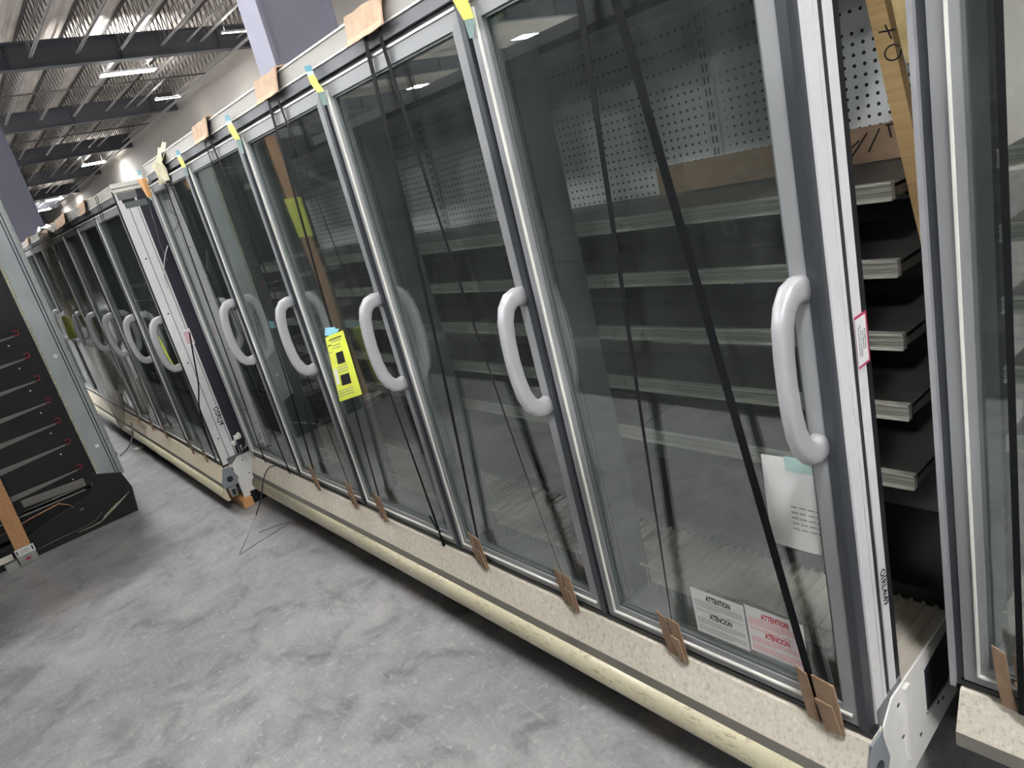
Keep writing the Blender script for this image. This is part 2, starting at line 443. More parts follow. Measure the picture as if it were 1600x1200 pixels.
# ------------------------------------------------------------------ building shell
X0, X1, Y0, Y1, ZC = -78.0, 22.0, -48.0, 10.0, 7.0 + ZF
structure(MB().box(X0, X1, Y0, Y1, -0.12, 0).build('floor', G['floor']))
structure(MB().box(X0, X1, Y1, Y1 + 0.2, 0, ZC + 1.6).build('wall_back', G['wall']))
structure(MB().box(X0, X1, Y0 - 0.2, Y0, 0, ZC + 1.6).build('wall_front', G['walldk']))
structure(MB().box(X0 - 0.2, X0, Y0, Y1, 0, ZC + 1.6).build('wall_left', G['walldk']))
structure(MB().box(X1, X1 + 0.2, Y0, Y1, 0, ZC + 1.6).build('wall_right', G['walldk']))
# corrugated roof deck: trapezoid ribs running across the joists
mb = MB(); prof = []
y = Y0
while y < Y1:
    prof += [(y, 0), (y + 0.10, 0), (y + 0.14, 0.05), (y + 0.26, 0.05)]; y += 0.30
prof = [(a, ZC + 1.09 + b) for a, b in prof]
prof += [(Y1, ZC + 1.25), (Y0, ZC + 1.25)]
structure(mb.prism(prof, X0, X1).build('ceiling', G['roof']))

# girders across the building
GX = [-1.6, -10.9, -20.1, -29.6, -38.8, -48.2, -57.4, -66.8]
gm = MB()
gm.box(-0.16, 0.16, Y0, Y1, 0, 0.03).box(-0.16, 0.16, Y0, Y1, 0.68, 0.71).box(-0.012, 0.012, Y0, Y1, 0.03, 0.68)
for k in range(19): gm.box(-0.13, 0.13, -46 + 3.05 * k, -45.98 + 3.05 * k, 0.03, 0.68)
gme = gm.mesh('roof_girder', [G['girder']])
GL = ['slate steel roof girder overhead, out of frame above the camera', 'slate steel roof girder above the near column, beyond the frame top',
      'nearest of the slate steel roof girders in view, crossing the top left', 'second slate roof girder in view behind the nearest one',
      'third slate roof girder back from the camera', 'fourth slate roof girder back, small beside the distant lamps',
      'slate roof girder far down the building, fifth back', 'farthest slate roof girder at the end of the building']
for i, x in enumerate(GX):
    o = link('roof_girder', gme, None, (x, 0, ZC)); tag(o, GL[i], 'girder', 'slate steel girders across the ceiling')

# open web joists between girders
def joist_mesh(L):
    m = MB()
    for s in (-1, 1):
        m.box(0, L, s * 0.012, s * 0.055, 0.0, 0.008, 1); m.box(0, L, s * 0.010, s * 0.016, 0.0, 0.045, 1)
        m.box(0, L, s * 0.012, s * 0.055, 0.77, 0.778); m.box(0, L, s * 0.010, s * 0.016, 0.73, 0.775)
    n = int(L / 0.44); st = L / n
    for k in range(n):
        a, b, c = st * k, st * (k + 0.5), st * (k + 1)
        m.tube([(a, 0, 0.75), (b, 0, 0.03)], 0.015, 5, 0, up=(0, 1, 0)); m.tube([(b, 0, 0.03), (c, 0, 0.75)], 0.016, 5, 0, up=(0, 1, 0))
    return m.mesh('ceiling_joist', [G['joist'], G['joistlt']])
jm = joist_mesh(9.3)
for i in range(0, 8):
    x0 = GX[i] - 9.3
    ys = [Y1 - 0.45 - 1.22 * k for k in range(12 if i > 1 else 14)]
    for y in ys:
        o = link('ceiling_joist', jm, None, (x0, y, ZC + 0.30))
        tag(o, 'grey open-web steel bar joist under the roof deck, between two girders', 'joist', 'open-web ceiling joists')
# bridging rods and conduits across joists
for k, (x, y0, y1, z, r) in enumerate([(-14.6, -6, 9.9, 0.28, 0.03), (-24.5, -6, 9.9, 0.28, 0.03), (-33.8, -6, 9.9, 0.28, 0.03)]):
    o = MB().tube([(x, y0, ZC + z), (x, y1, ZC + z)], r, 6).build('bridging_rod', G['joist'])
    tag(o, ['steel bridging rod across the joists before the nearest visible girder', 'steel bridging rod across the joists in the second bay back',
            'steel bridging rod across the joists in the third bay back'][k], 'pipe', 'bridging rods')
for k, (y, z, r, lab) in enumerate([(9.3, -0.05, 0.05, 'long grey sprinkler pipe hung nearest the back wall'), (7.9, 0.35, 0.03, 'thin conduit hung under the joists beside the sprinkler pipe'),
                                    (5.9, 0.30, 0.035, 'pale conduit pipe running mid-ceiling toward the lamps')]):
    o = MB().tube([(-70, y, ZC + z), (-2, y, ZC + z)], r, 6).build('ceiling_pipe', G['joistlt']); tag(o, lab, 'pipe', 'pipes under the ceiling')

# high bay lamps
def lamp_thing(x, y, label, z=ZC - 0.1, tube=False, lx=0.42, ly=1.25, up=True):
    t = thing('high_bay_lamp' if not tube else 'strip_lamp', label, 'lamp', (x, y, z), 'ceiling lamps' if not tube else 'strip lamps')
    m = MB(); m.box(-lx / 2, lx / 2, -ly / 2, ly / 2, 0.0, 0.06)
    m.build('lamp_housing', G['lamphouse'], t)
    MB().box(-lx / 2 + 0.02, lx / 2 - 0.02, -ly / 2 + 0.02, ly / 2 - 0.02, -0.006, -0.001).build('diffuser', G['tubelamp'] if tube else G['lamp'], t)
    if up: MB().box(-lx / 2 + 0.04, lx / 2 - 0.04, -ly / 2 + 0.04, ly / 2 - 0.04, 0.062, 0.068).build('upper_diffuser', G['uplight'], t)
    r = MB()
    for s in (-1, 1): r.tube([(0, s * ly * 0.4, 0.06), (0, s * ly * 0.4, 1.20)], 0.005, 5)
    r.build('hanger', G['wire'], t)
    return t
lamp_thing(-21.3, 6.2, 'bright linear high bay lamp behind the nearest visible girder', ly=1.7)
lamp_thing(-42.1, 8.5, 'glaring high bay lamp just above the row, largest glow')
lamp_thing(-58.6, 8.4, 'upper of the two distant lamps beside the left column', ly=1.2)
lamp_thing(-65.8, 8.4, 'lower and farthest of the two distant lamps beside the left column', ly=1.2)
lamp_thing(-26.3, 8.7, 'thin strip lamp under the joists right of the nearest big lamp', tube=True, lx=0.12, ly=1.0)
lamp_thing(-17.7, 8.7, 'thin strip lamp beside the near column at upper left', tube=True, lx=0.12, ly=1.2)
NEAR = [(-3.6, -0.5), (6.6, -1.5)]
for k, (x, y) in enumerate(NEAR):
    lamp_thing(x, y, ['high bay lamp over the aisle beside the left end of the long row', 'high bay lamp over the aisle right of the camera'][k], lx=0.62, ly=[0.95, 1.4][k])
k = 0
for y in (-9.5, -17.5, -25.5):
    for x in (-33, -23, -13, -3, 7, 17):
        lamp_thing(x, y, 'high bay lamp over the aisles behind the camera, seen only in the glass', lx=0.95, ly=1.6, up=False); k += 1
for y in (-33.5, -42.0):  # oversized lamps added to throw low light into the case interiors
    for x in (-30, -20, -10, 0, 10):
        lamp_thing(x, y, 'added large lamp far across the building, brightening the case interiors', lx=1.5, ly=2.4, up=False)
for x in (-13.6, -23.6, -33.6):
    lamp_thing(x, -1.2, 'high bay lamp over the far part of the aisle'); k += 1

# columns (H-section)
def column(x, y, wd, dp, label, paint='column'):
    m = MB(); f = 0.035
    m.box(x - wd, x, y, y + f, 0, ZC); m.box(x - wd, x, y + dp - f, y + dp, 0, ZC); m.box(x - 0.07, x - 0.045, y + f, y + dp - f, 0, ZC)
    m.box(x - wd - 0.05, x + 0.05, y - 0.05, y + dp + 0.05, 0, 0.03)
    o = m.build('steel_column', G[paint]); return tag(o, label, 'column', 'grey violet steel columns')
column(-1.30, 1.6, 0.34, 0.66, 'grey-violet H-section column rising behind the near glass-door case')
column(-10.45, 0.06, 0.6, 0.75, 'violet column at the left edge, shade put into its paint, past the far end of the case row', 'columnshade')

# ------------------------------------------------------------------ glass-door display cases
W = 0.762
ST = 0.05
DZ0, DZ1 = 0.0, 1.685

def door_frame_mesh():
    m = MB(); w0, w1 = 0.006, W - 0.006
    y0, y1 = 0.0, 0.034
    a0, a1, z0, z1 = w0 + ST, w1 - ST, DZ0 + 0.055, DZ1 - 0.045
    # four mitred members with a soft outer face
    def member(p, q, pi, qi):
        v = [(p[0], y0 + 0.003, p[1]), (q[0], y0 + 0.003, q[1]), (qi[0], y0, qi[1]), (pi[0], y0, pi[1]),
             (p[0], y1, p[1]), (q[0], y1, q[1]), (qi[0], y1, qi[1]), (pi[0], y1, pi[1])]
        m.add(v, [(0, 1, 2, 3), (7, 6, 5, 4), (3, 2, 6, 7), (0, 4, 5, 1)], 0)
    o = [(w0, DZ0 + 0.004), (w1, DZ0 + 0.004), (w1, DZ1), (w0, DZ1)]
    i = [(a0, z0), (a1, z0), (a1, z1), (a0, z1)]
    for k in range(4): member(o[k], o[(k + 1) % 4], i[k], i[(k + 1) % 4])
    # dark rounded handle-side edge of the frame
    m.box(w1 - 0.018, w1 + 0.001, -0.0012, 0.034, DZ0 + 0.004, DZ1, 1)
    # raised step lines on the frame
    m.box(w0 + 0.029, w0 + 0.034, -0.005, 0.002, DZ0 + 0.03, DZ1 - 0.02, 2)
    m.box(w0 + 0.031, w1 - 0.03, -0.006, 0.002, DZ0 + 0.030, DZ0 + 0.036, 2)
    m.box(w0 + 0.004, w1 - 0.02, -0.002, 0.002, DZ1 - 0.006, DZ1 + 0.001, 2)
    return m
def bead_mesh():
    m = MB(); a0, a1, z0, z1 = 0.006 + ST, W - 0.006 - ST, DZ0 + 0.055, DZ1 - 0.045
    t = 0.006
    for (x0, x1, q0, q1) in ((a0, a1, z0, z0 + t), (a0, a1, z1 - t, z1), (a0, a0 + t, z0, z1), (a1 - t, a1, z0, z1)):
        m.box(x0, x1, 0.006, 0.012, q0, q1)
    return m
def handle_mesh():
    m = MB(); x = W - 0.036
    pts = [(x, 0.0, 0.994), (x, -0.020, 0.997), (x - 0.001, -0.042, 0.993), (x - 0.002, -0.061, 0.974), (x - 0.003, -0.072, 0.944), (x - 0.003, -0.079, 0.895),
           (x - 0.003, -0.081, 0.842), (x - 0.003, -0.079, 0.790), (x - 0.003, -0.072, 0.742), (x - 0.002, -0.060, 0.710), (x - 0.001, -0.041, 0.690), (x, -0.020, 0.685), (x, 0.0, 0.688)]
    rs = [0.0175, 0.0172, 0.0165, 0.0155, 0.0148, 0.0142, 0.014, 0.0142, 0.0148, 0.0155, 0.0165, 0.0172, 0.0175]
    rs = [a for a in rs]
    m.tube(pts, rs, 20, ry=1.42, up=(1, 0, 0), sq=0.62)
    return m

DOORF = door_frame_mesh(); DOORB = bead_mesh(); HAND = handle_mesh()
def fixnorm(mb, name, mats):
    me = mb.mesh(name, mats); bm = bmesh.new(); bm.from_mesh(me); bmesh.ops.recalc_face_normals(bm, faces=bm.faces); bm.to_mesh(me); bm.free(); return me
door_me = fixnorm(DOORF, 'door', [G['frame'], G['framedk'], G['bead']])
bead_me = fixnorm(DOORB, 'glazing_bead', [G['mull']])
pane_me = fixnorm(MB().box(0.006 + ST, W - 0.006 - ST, 0.014, 0.019, DZ0 + 0.055, DZ1 - 0.045), 'glass_pane', [G['glass']])
hand_me = fixnorm(HAND, 'door_handle', [G['handle']])

SHZ = [1.107, 0.950, 0.790, 0.626, 0.453]

def make_door(parent, k):
    d = link('door', door_me, parent, (k * W, 0, ZF), 0.0008)
    link('glazing_bead', bead_me, d); link('glass_pane', pane_me, d); link('door_handle', hand_me, d)
    return d

def shelf_sections(L):
    xs = []; x = L - 0.0
    b = [L]; x = L - 0.815
    while x > 0.05: b.append(x); x -= 0.75
    b.append(0.0)
    return [(b[i + 1] + 0.002, b[i] - 0.002) for i in range(len(b) - 1)]

def make_case(name_label, n, loc, rot=None, kickmat='laminate', group='glass-door display cases in a row', posts=None, endplate=True, bumper=True):
    L = n * W
    t = thing('display_case', name_label, 'display case', loc, group, rot)
    Z = ZF
    # header
    m = MB()
    m.prism([(0.012, Z + 1.742), (0.018, Z + 1.796), (0.12, Z + 1.800), (0.12, Z + 1.742)], 0, L, 0)
    m.box(0, L, 0.015, 0.12, Z + 1.706, Z + 1.742, 2)
    m.box(0, L, 0.009, 0.014, Z + 1.739, Z + 1.744, 1); m.box(0, L, 0.013, 0.022, Z + 1.793, Z + 1.799, 1)
    m.box(0, L, 0.03, 0.10, Z + 1.686, Z + 1.706, 3)
    m.box(L - 0.004, L + 0.003, 0.0, 0.22, Z + 1.752, Z + 1.800, 1); m.box(L - 0.003, L + 0.006, 0.0, 0.22, Z + 1.770, Z + 1.776, 0)
    m.build('header', [G['header'], G['headeredge'], G['headergrey'], G['black']], t)
    # roof, back and canopy lining
    m = MB(); m.box(0, L, 0.10, 0.98, Z + 1.76, Z + 1.80)
    m.build('roof_panel', G['headergrey'], t)
    m = MB(); m.box(0, L, 0.90, 0.98, Z - 0.22, Z + 1.76)
    m.build('rear_panel', G['interiordk'], t)
    m = MB(); m.prism([(0.12, Z + 1.742), (0.80, Z + 1.668), (0.80, Z + 1.70), (0.12, Z + 1.758)], 0, L, 0); m.box(0, L, 0.745, 0.800, Z + 1.615, Z + 1.645, 1); m.box(0, L, 0.75, 0.80, Z + 1.645, Z + 1.67, 0)
    m.build('canopy', [G['canopy'], G['headeredge']], t)
    m = MB(); m.box(0.02, L - 0.135, 0.792, 0.805, Z + 0.995, Z + 1.62)
    m.build('perforated_panel', G['perf'], t)
    m = MB(); m.box(0, L, 0.845, 0.86, Z - 0.0, Z + 1.0)
    m.build('inner_back', G['innerdk'], t)
    # slotted standards
    off = (L - 3.81)
    x = 3.125 + off
    while x - 0.75 > 0: x -= 0.75
    while x < L:
        m = MB().box(x - off - 0.02, x - off + 0.02, 0.780, 0.792, Z + 0.35, Z + 1.60)
        m.build('shelf_standard', G['slots'], t, (off, 0, 0)); x += 0.75
    # shelves
    for zi, sz in enumerate(SHZ):
        for (a, b) in shelf_sections(L - 0.012):
            m = MB(); m.box(a, b, 0.352, 0.79, Z + sz - 0.012, Z + sz - 0.004)
            for e in (a, b - 0.003):
                m.add([(e, 0.36, Z + sz - 0.006), (e, 0.79, Z + sz - 0.006), (e, 0.79, Z + sz - 0.075), (e, 0.55, Z + sz - 0.062), (e, 0.46, Z + sz - 0.034), (e, 0.36, Z + sz - 0.030),
                       (e + 0.003, 0.36, Z + sz - 0.006), (e + 0.003, 0.79, Z + sz - 0.006), (e + 0.003, 0.79, Z + sz - 0.075), (e + 0.003, 0.55, Z + sz - 0.062), (e + 0.003, 0.46, Z + sz - 0.034), (e + 0.003, 0.36, Z + sz - 0.030)],
                      [(0, 1, 2, 3, 4, 5), (11, 10, 9, 8, 7, 6), (0, 6, 7, 1), (1, 7, 8, 2), (2, 8, 9, 3), (3, 9, 10, 4), (4, 10, 11, 5), (5, 11, 6, 0)])
            s = m.build('shelf', G['shelf'], t)
            m = MB()
            m.prism([(0.340, Z + sz), (0.354, Z + sz + 0.001), (0.354, Z + sz - 0.036), (0.340, Z + sz - 0.034)], a, b, 2)
            for zz in (-0.007, -0.018, -0.024): m.box(a, b, 0.3385, 0.342, Z + sz + zz - 0.0012, Z + sz + zz + 0.0012, 1)
            m.box(a, b, 0.335, 0.342, Z + sz - 0.036, Z + sz - 0.031, 0); m.box(a, b, 0.337, 0.342, Z + sz - 0.003, Z + sz + 0.001, 0)
            for fx in (0.13, 0.5, 0.87):
                cx = a + (b - a) * fx; m.box(cx - 0.003, cx + 0.003, 0.3375, 0.341, Z + sz - 0.021, Z + sz - 0.015, 1)
            m.build('price_rail', [G['lip'], G['lipdk'], G['lipmid']], s)
    # lower deck and tub
    m = MB(); m.box(0, L, 0.165, 0.47, Z - 0.012, Z + 0.0, 0)
    x = 0.02
    while x < L - 0.01: m.prism([(0.165, Z), (0.165, Z + 0.005), (0.47, Z + 0.009), (0.47, Z)], x, x + 0.007, 0); x += 0.030
    m.build('deck', G['deck'], t)
    m = MB(); m.box(0, L, 0.472, 0.845, Z - 0.012, Z + 0.045); m.build('rear_plenum', G['interiordk'], t)
    m = MB(); m.tube([(0.02, 0.135, Z + 0.115), (L - 0.02, 0.135, Z + 0.115)], 0.003, 5)
    m.tube([(0.02, 0.135, Z + 0.0), (L - 0.02, 0.135, Z + 0.0)], 0.003, 5)
    x = 0.03
    while x < L - 0.02: m.tube([(x, 0.135, Z), (x, 0.135, Z + 0.115)], 0.0016, 4, up=(0, 1, 0)); x += 0.028
    m.build('wire_grille', G['deck'], t)
    m = MB(); m.box(0, L, 0.05, 0.90, Z - 0.235, Z - 0.014, 0)
    m.build('tub', G['interiordk'], t)
    # bottom frame rail behind doors and mullions
    m = MB(); m.box(0, L, 0.036, 0.16, Z - 0.012, Z + 0.035); m.build('sill', G['headergrey'], t)
    m = MB(); m.box(0, L, 0.003, 0.036, Z - 0.014, Z + 0.0); m.build('sill_gasket', G['black'], t)
    m = MB(); m.box(0, L, 0.036, 0.16, Z + 1.655, Z + 1.69); m.build('top_rail', G['mull'], t)
    for k in range(0, n):
        x = k * W
        m = MB(); x0, x1 = (x - 0.032, x + 0.042) if k else (0.0, 0.045)
        m.box(x0, x1, 0.036, 0.165, Z, Z + 1.69, 0); m.box(x - 0.007 if k else 0, x + 0.008, 0.030, 0.040, Z, Z + 1.69, 1)
        m.box(x1 - 0.001, x1 + 0.001, 0.06, 0.063, Z + 0.03, Z + 1.65, 1)
        m.build('mullion', [G['mull'], G['black']], t)
    # right-hand end post: white strips with dark gasket lines on the exposed end
    m = MB()
    m.box(L - 0.045, L - 0.006, 0.036, 0.165 if posts is None else 0.110, Z - 0.02, Z + 1.70, 2)
    if posts is None: posts = [(0.034, 0.071, 0), (0.071, 0.075, 3), (0.075, 0.088, 0), (0.088, 0.108, 1), (0.108, 0.138, 0), (0.138, 0.165, 1)]
    for (a, b, mi) in posts: m.box(L - 0.008, L - (0.001 if mi == 0 else 0.004), a, b, Z - 0.03 + (0.05 if b > 0.10 else 0), Z + 1.76, mi)
    m.build('end_post', [G['post'], G['black'], G['mull'], G['postlab']], t)
    m = MB(); m.box(-0.021, -0.011, -0.004, 0.165, Z - 0.02, Z + 1.70, 0); m.box(-0.011, 0.003, 0.010, 0.165, Z - 0.02, Z + 1.70, 1)
    m.build('left_end_post', [G['postlab'], G['framedk']], t)
    # kick
    m = MB(); m.prism([(-0.007, Z - 0.019), (-0.045, Z - 0.110), (0.02, Z - 0.110), (0.05, Z - 0.019)], 0.0, L)
    m.build('kick_panel', G[kickmat], t)
    m = MB(); m.box(0.0, L, -0.046, 0.02, Z - 0.148, Z - 0.110)
    m.build('kick_band', G['kickgrey'], t)
    if bumper:
        m = MB(); pr = []
        for j in range(13):
            a = PI / 2 + PI * j / 12
            pr.append((-0.044 + 0.027 * math.cos(a), Z - 0.188 + 0.042 * math.sin(a)))
        pr += [(-0.036, Z - 0.232), (-0.036, Z - 0.146)]
        m.prism(pr, 0.0, L, 0, True); m.build('bumper', G['bumper'], t)
        m = MB(); m.box(0, L, -0.052, -0.030, Z - 0.237, Z - 0.229); m.build('bumper_track', G['headeredge'], t)
    # left-hand end gasket
    # exposed white tub end with dark access window
    if endplate:
        e = L
        m = MB()
        m.add([(e, 0.10, Z + 0.02), (e, 0.20, Z + 0.022), (e, 0.44, Z + 0.022), (e, 0.455, Z - 0.01), (e, 0.455, Z - 0.235), (e, 0.10, Z - 0.262), (e, 0.05, Z - 0.262), (e, 0.05, Z - 0.02),
               (e + 0.004, 0.10, Z + 0.02), (e + 0.004, 0.20, Z + 0.022), (e + 0.004, 0.44, Z + 0.022), (e + 0.004, 0.455, Z - 0.01), (e + 0.004, 0.455, Z - 0.235), (e + 0.004, 0.10, Z - 0.262), (e + 0.004, 0.05, Z - 0.262), (e + 0.004, 0.05, Z - 0.02)],
              [tuple(range(8))[::-1], tuple(range(8, 16))] + [(i, (i + 1) % 8, 8 + (i + 1) % 8, 8 + i) for i in range(8)], 0)
        m.prism([(0.27, Z - 0.03), (0.41, Z - 0.012), (0.432, Z - 0.03), (0.432, Z - 0.12), (0.405, Z - 0.150), (0.27, Z - 0.150)], e + 0.004, e + 0.006, 1)
        m.prism([(0.265, Z - 0.150), (0.40, Z - 0.152), (0.40, Z - 0.158), (0.265, Z - 0.158)], e + 0.004, e + 0.0065, 2)
        for yy, zz in ((0.12, -0.02), (0.13, -0.12), (0.22, -0.19), (0.33, -0.18), (0.36, -0.19)): m.box(e + 0.004, e + 0.0055, yy, yy + 0.010, Z + zz, Z + zz + 0.006, 1)
        m.box(e + 0.004, e + 0.012, 0.15, 0.175, Z - 0.20, Z + 0.01, 0)
        m.box(e - 0.0, e + 0.003, 0.47, 0.90, Z - 0.235, Z + 0.0, 3)
        m.build('end_plate', [G['white'], G['navy'], G['dull'], G['interiordk']], t)
        m = MB()   # grey moulded bracket closing the kick
        m.prism([(-0.012, Z - 0.02), (0.035, Z - 0.02), (0.062, Z - 0.11), (0.045, Z - 0.150), (-0.042, Z - 0.146), (-0.047, Z - 0.110)], e + 0.0, e + 0.006, 0)
        m.tube([(e + 0.006, 0.008, Z - 0.100), (e + 0.008, 0.008, Z - 0.100)], 0.020, 18, 1)
        m.prism([(-0.026, Z - 0.152), (0.028, Z - 0.152), (0.022, Z - 0.222), (-0.018, Z - 0.222)], e, e + 0.008, 2)
        m.box(e + 0.008, e + 0.010, -0.008, 0.014, Z - 0.210, Z - 0.172, 1)
        m.build('kick_end_cap', [G['dull'], G['navy'], G['steel']], t)
    if endplate == 2:
        m = MB(); m.box(L - 0.012, L - 0.004, 0.11, 0.95, Z + 0.03, Z + 1.75); m.build('end_shade_sheet', G['navyshade'], t)  # dark sheet standing for the shade inside the open end
    # feet
    for fx in (0.3, L / 2, L - 0.3):
        for fy in (0.25, 0.8): MB().box(fx - 0.05, fx + 0.05, fy - 0.05, fy + 0.05, 0.0 if endplate != 2 else 0.011 * (fx + 0.05) - 0.008, Z - 0.235).build('foot', G['black'], t)
    doors = [make_door(t, k) for k in range(n)]
    return t, doors

case1, doors1 = make_case('near glass-door case with five silver-handled doors, notices stuck on the rightmost one', 5, (0, 0, 0))
TILT = 0.011
W2 = [(-0.004, 0.004, 1), (0.004, 0.052, 0), (0.052, 0.056, 1), (0.056, 0.098, 0), (0.098, 0.102, 1), (0.102, 0.112, 0)]
L2 = 7 * W
case2, doors2 = make_case('farther glass-door case behind the near one, with cream kick and white end post', 7, (-0.2 - L2 * math.cos(TILT), -0.15, -0.05 + L2 * math.sin(TILT)), (0, TILT, 0), 'lammain', posts=W2, endplate=2)
case3, doors3 = make_case('glass-door case at the right edge, set back from the near case', 3, (3.899, 0.25, 0), None, 'laminate', bumper=False)

def on_end(m, case_x, y0, y1, z0, z1): pass

# ------------------------------------------------------------------ writing and stickers on the near case
# two notices on the rightmost door
def notice(door, x0, x1, z0, z1, inkmat, small, label, skew=0.0):
    w_, h = x1 - x0, z1 - z0; y = 0.0134
    m = MB(); m.box(x0, x1, y, y + 0.0004, z0, z1, 0)
    U, V = (1, 0, 0), (0, 0, 1)
    # note: reading direction +x seen from -y; plane normal u x v = -y
    m.quad((x0 + w_ * 0.66, y - 0.0003, z0 + h * 0.535), (x0 + w_ * 0.675, y - 0.0003, z0 + h * 0.535), (x0 + w_ * 0.69, y - 0.0003, z0 + h * 0.565), (x0 + w_ * 0.672, y - 0.0003, z0 + h * 0.565), 1)
    for (tx, tz) in (('ATTENTION', 0.80), ('ATENCION', 0.40)):
        m.text(tx, (x0 + w_ * 0.52, y, z0 + h * tz), U, V, h * 0.165, 1, 0.0003, 0.56, h * 0.0065, align='CENTER')
    rnd = random.Random(len(label))
    for blk in ((0.75, 5), (0.55, 2), (0.34, 4), (0.17, 4)):
        top, cnt = blk
        for i in range(cnt):
            zz = z0 + h * (top - 0.033 * i); xx = x0 + w_ * 0.05
            end = x0 + w_ * (0.95 if i < cnt - 1 else rnd.uniform(0.4, 0.8))
            while xx < end:
                ww = rnd.uniform(0.004, 0.012); e2 = min(xx + ww, end)
                m.box(xx, e2, y - 0.0003, y, zz, zz + h * 0.011, 2); xx = e2 + 0.0015
    o = m.build('warning_notice', [G['paper'], inkmat, small], door)
    o['label'] = label
    return o
d5 = doors1[4]; ox = 4 * W
notice(d5, 3.374 - ox, 3.526 - ox, 0.078, 0.213, G['ink'], G['greypaper'], 'white notice printed in black')
notice(d5, 3.530 - ox, 3.676 - ox, 0.088, 0.220, G['red'], G['redlight'], 'white notice printed in red')
# paper sheet taped behind the glass
m = MB()
NX, NZ = 6, 8
vs = []
for j in range(NZ + 1):
    for i in range(NX + 1):
        u, v = i / NX, j / NZ
        vs.append((3.632 - ox + 0.130 * u + 0.006 * v, 0.0115 - 0.003 * math.sin(3 * u + 2 * v), 0.425 + 0.215 * v))
fs = [(j * (NX + 1) + i, j * (NX + 1) + i + 1, (j + 1) * (NX + 1) + i + 1, (j + 1) * (NX + 1) + i) for j in range(NZ) for i in range(NX)]
m.add(vs, fs, 0, True)
rnd = random.Random(3)
for r in range(5):
    for q in range(4):
        m.box(3.69 - ox + 0.018 * q, 3.704 - ox + 0.018 * q, 0.0075, 0.0082, 0.475 + 0.013 * r, 0.478 + 0.013 * r, 1)
m.box(3.690 - ox, 3.765 - ox, 0.0065, 0.0075, 0.612, 0.645, 2)
o = m.build('paper_sheet', [G['paper'], G['greypaper'], G['tealpale']], d5); o['label'] = 'white delivery sheet taped to the glass with pale teal tape'
# crimson bordered label on the end post, read sideways
EX = 5 * W
m = MB()
m.box(EX + 0.0002, EX + 0.0010, 0.104, 0.152, ZF + 0.803, ZF + 0.905, 0)
m.box(EX + 0.0008, EX + 0.0014, 0.104, 0.146, ZF + 0.808, ZF + 0.900, 1)
U, V = (0, 0, -1), (0, 1, 0)
for k, (tx, sz, yy) in enumerate([('ATTENTION', 0.0085, 0.135), ('NO VEHICLE', 0.0075, 0.127), ('DO NOT PULL ON GASKET', 0.006, 0.119), ('FOR LIFTING OR MOVING', 0.006, 0.111)]):
    m.text(tx, (EX + 0.0016, yy, ZF + 0.854), U, V, sz, 2, 0.0, 0.85, 0.0002, align='CENTER')
o = m.build('caution_label', [G['maroon'], G['paper'], G['ink']], case1); o['label'] = 'white label with crimson border'
m = MB(); m.text('O\u017fRL4\u03b949', (EX - 0.0002, 0.110, ZF + 0.348), (0, 0.04, -1), (0, 1, 0.04), 0.031, 0, 0.0004, 0.75, 0.0006, 0.2)
m.build('marker_writing', G['ink'], case1)
# far case end post: marker writing, small label, screws
EX2 = L2
m = MB(); m.text('OSRLJ4', (EX2, 0.075, ZF + 0.38), (0, 0.0, -1), (0, 1, 0), 0.045, 0, 0.0004, 0.9, 0.0006)
m.build('marker_writing', G['ink'], case2)
m = MB(); m.box(EX2 + 0.0001, EX2 + 0.0008, 0.068, 0.118, ZF + 0.80, ZF + 0.90, 0)
for i in range(6): m.box(EX2 + 0.0008, EX2 + 0.0011, 0.074, 0.112, ZF + 0.812 + 0.013 * i, ZF + 0.817 + 0.013 * i, 1)
m.build('rating_label', [G['paper'], G['maroon']], case2)
m = MB()
for z_ in (0.18, 0.70, 1.02, 1.36): m.tube([(EX2 - 0.001, 0.036, ZF + z_), (EX2 + 0.001, 0.036, ZF + z_)], 0.005, 10)
m.build('screw', G['ink'], case2)

# ------------------------------------------------------------------ straps, cardboard edge pads
def strap(points, label, tw0=0.0, tw1=0.0, hw=0.0105, group='black straps over the near case'):
    m = MB(); n = len(points); ws = []
    for i in range(n):
        a = tw0 + (tw1 - tw0) * i / (n - 1)
        ws.append((hw * math.cos(a), hw * math.sin(a) * -1, 0))
    m.ribbon(points, ws, 0.0012)
    return tag(m.build('packing_strap', G['strap']), label, 'strap', group)

def dense(pts, n=18):
    """sample a polyline evenly in z"""
    out = []
    tot = sum((Vector(pts[i + 1]) - Vector(pts[i])).length for i in range(len(pts) - 1))
    for i in range(len(pts) - 1):
        a, b = Vector(pts[i]), Vector(pts[i + 1]); k = max(1, round(n * (b - a).length / tot))
        out += [a.lerp(b, j / k) for j in range(k)]
    return out + [Vector(pts[-1])]

def front_strap(xt, xb, label, y0=0.0, dx=0.0, dz=0.0, tw=0.0, mid=None, group='black straps over the near case'):
    Z = ZF + dz
    p = [(xt + dx, y0 + 0.45, Z + 1.802), (xt + dx, y0 + 0.06, Z + 1.806), (xt + dx, y0 + 0.010, Z + 1.795), (xt + dx + 0.02 * (xb - xt), y0 - 0.004, Z + 1.735)]
    a = Vector((xt + 0.03 * (xb - xt) + dx, y0 - 0.009, Z + 1.70)); b = Vector((xb + dx, y0 - 0.009, Z + 0.03))
    for i in range(15):
        q = a.lerp(b, i / 14); q.x += (mid or 0) * math.sin(PI * i / 14); p.append(tuple(q))
    p += [(xb + dx, y0 - 0.010, Z - 0.012), (xb + dx, y0 - 0.004, Z - 0.018)]
    return strap(p, label, 0, tw, group=group)

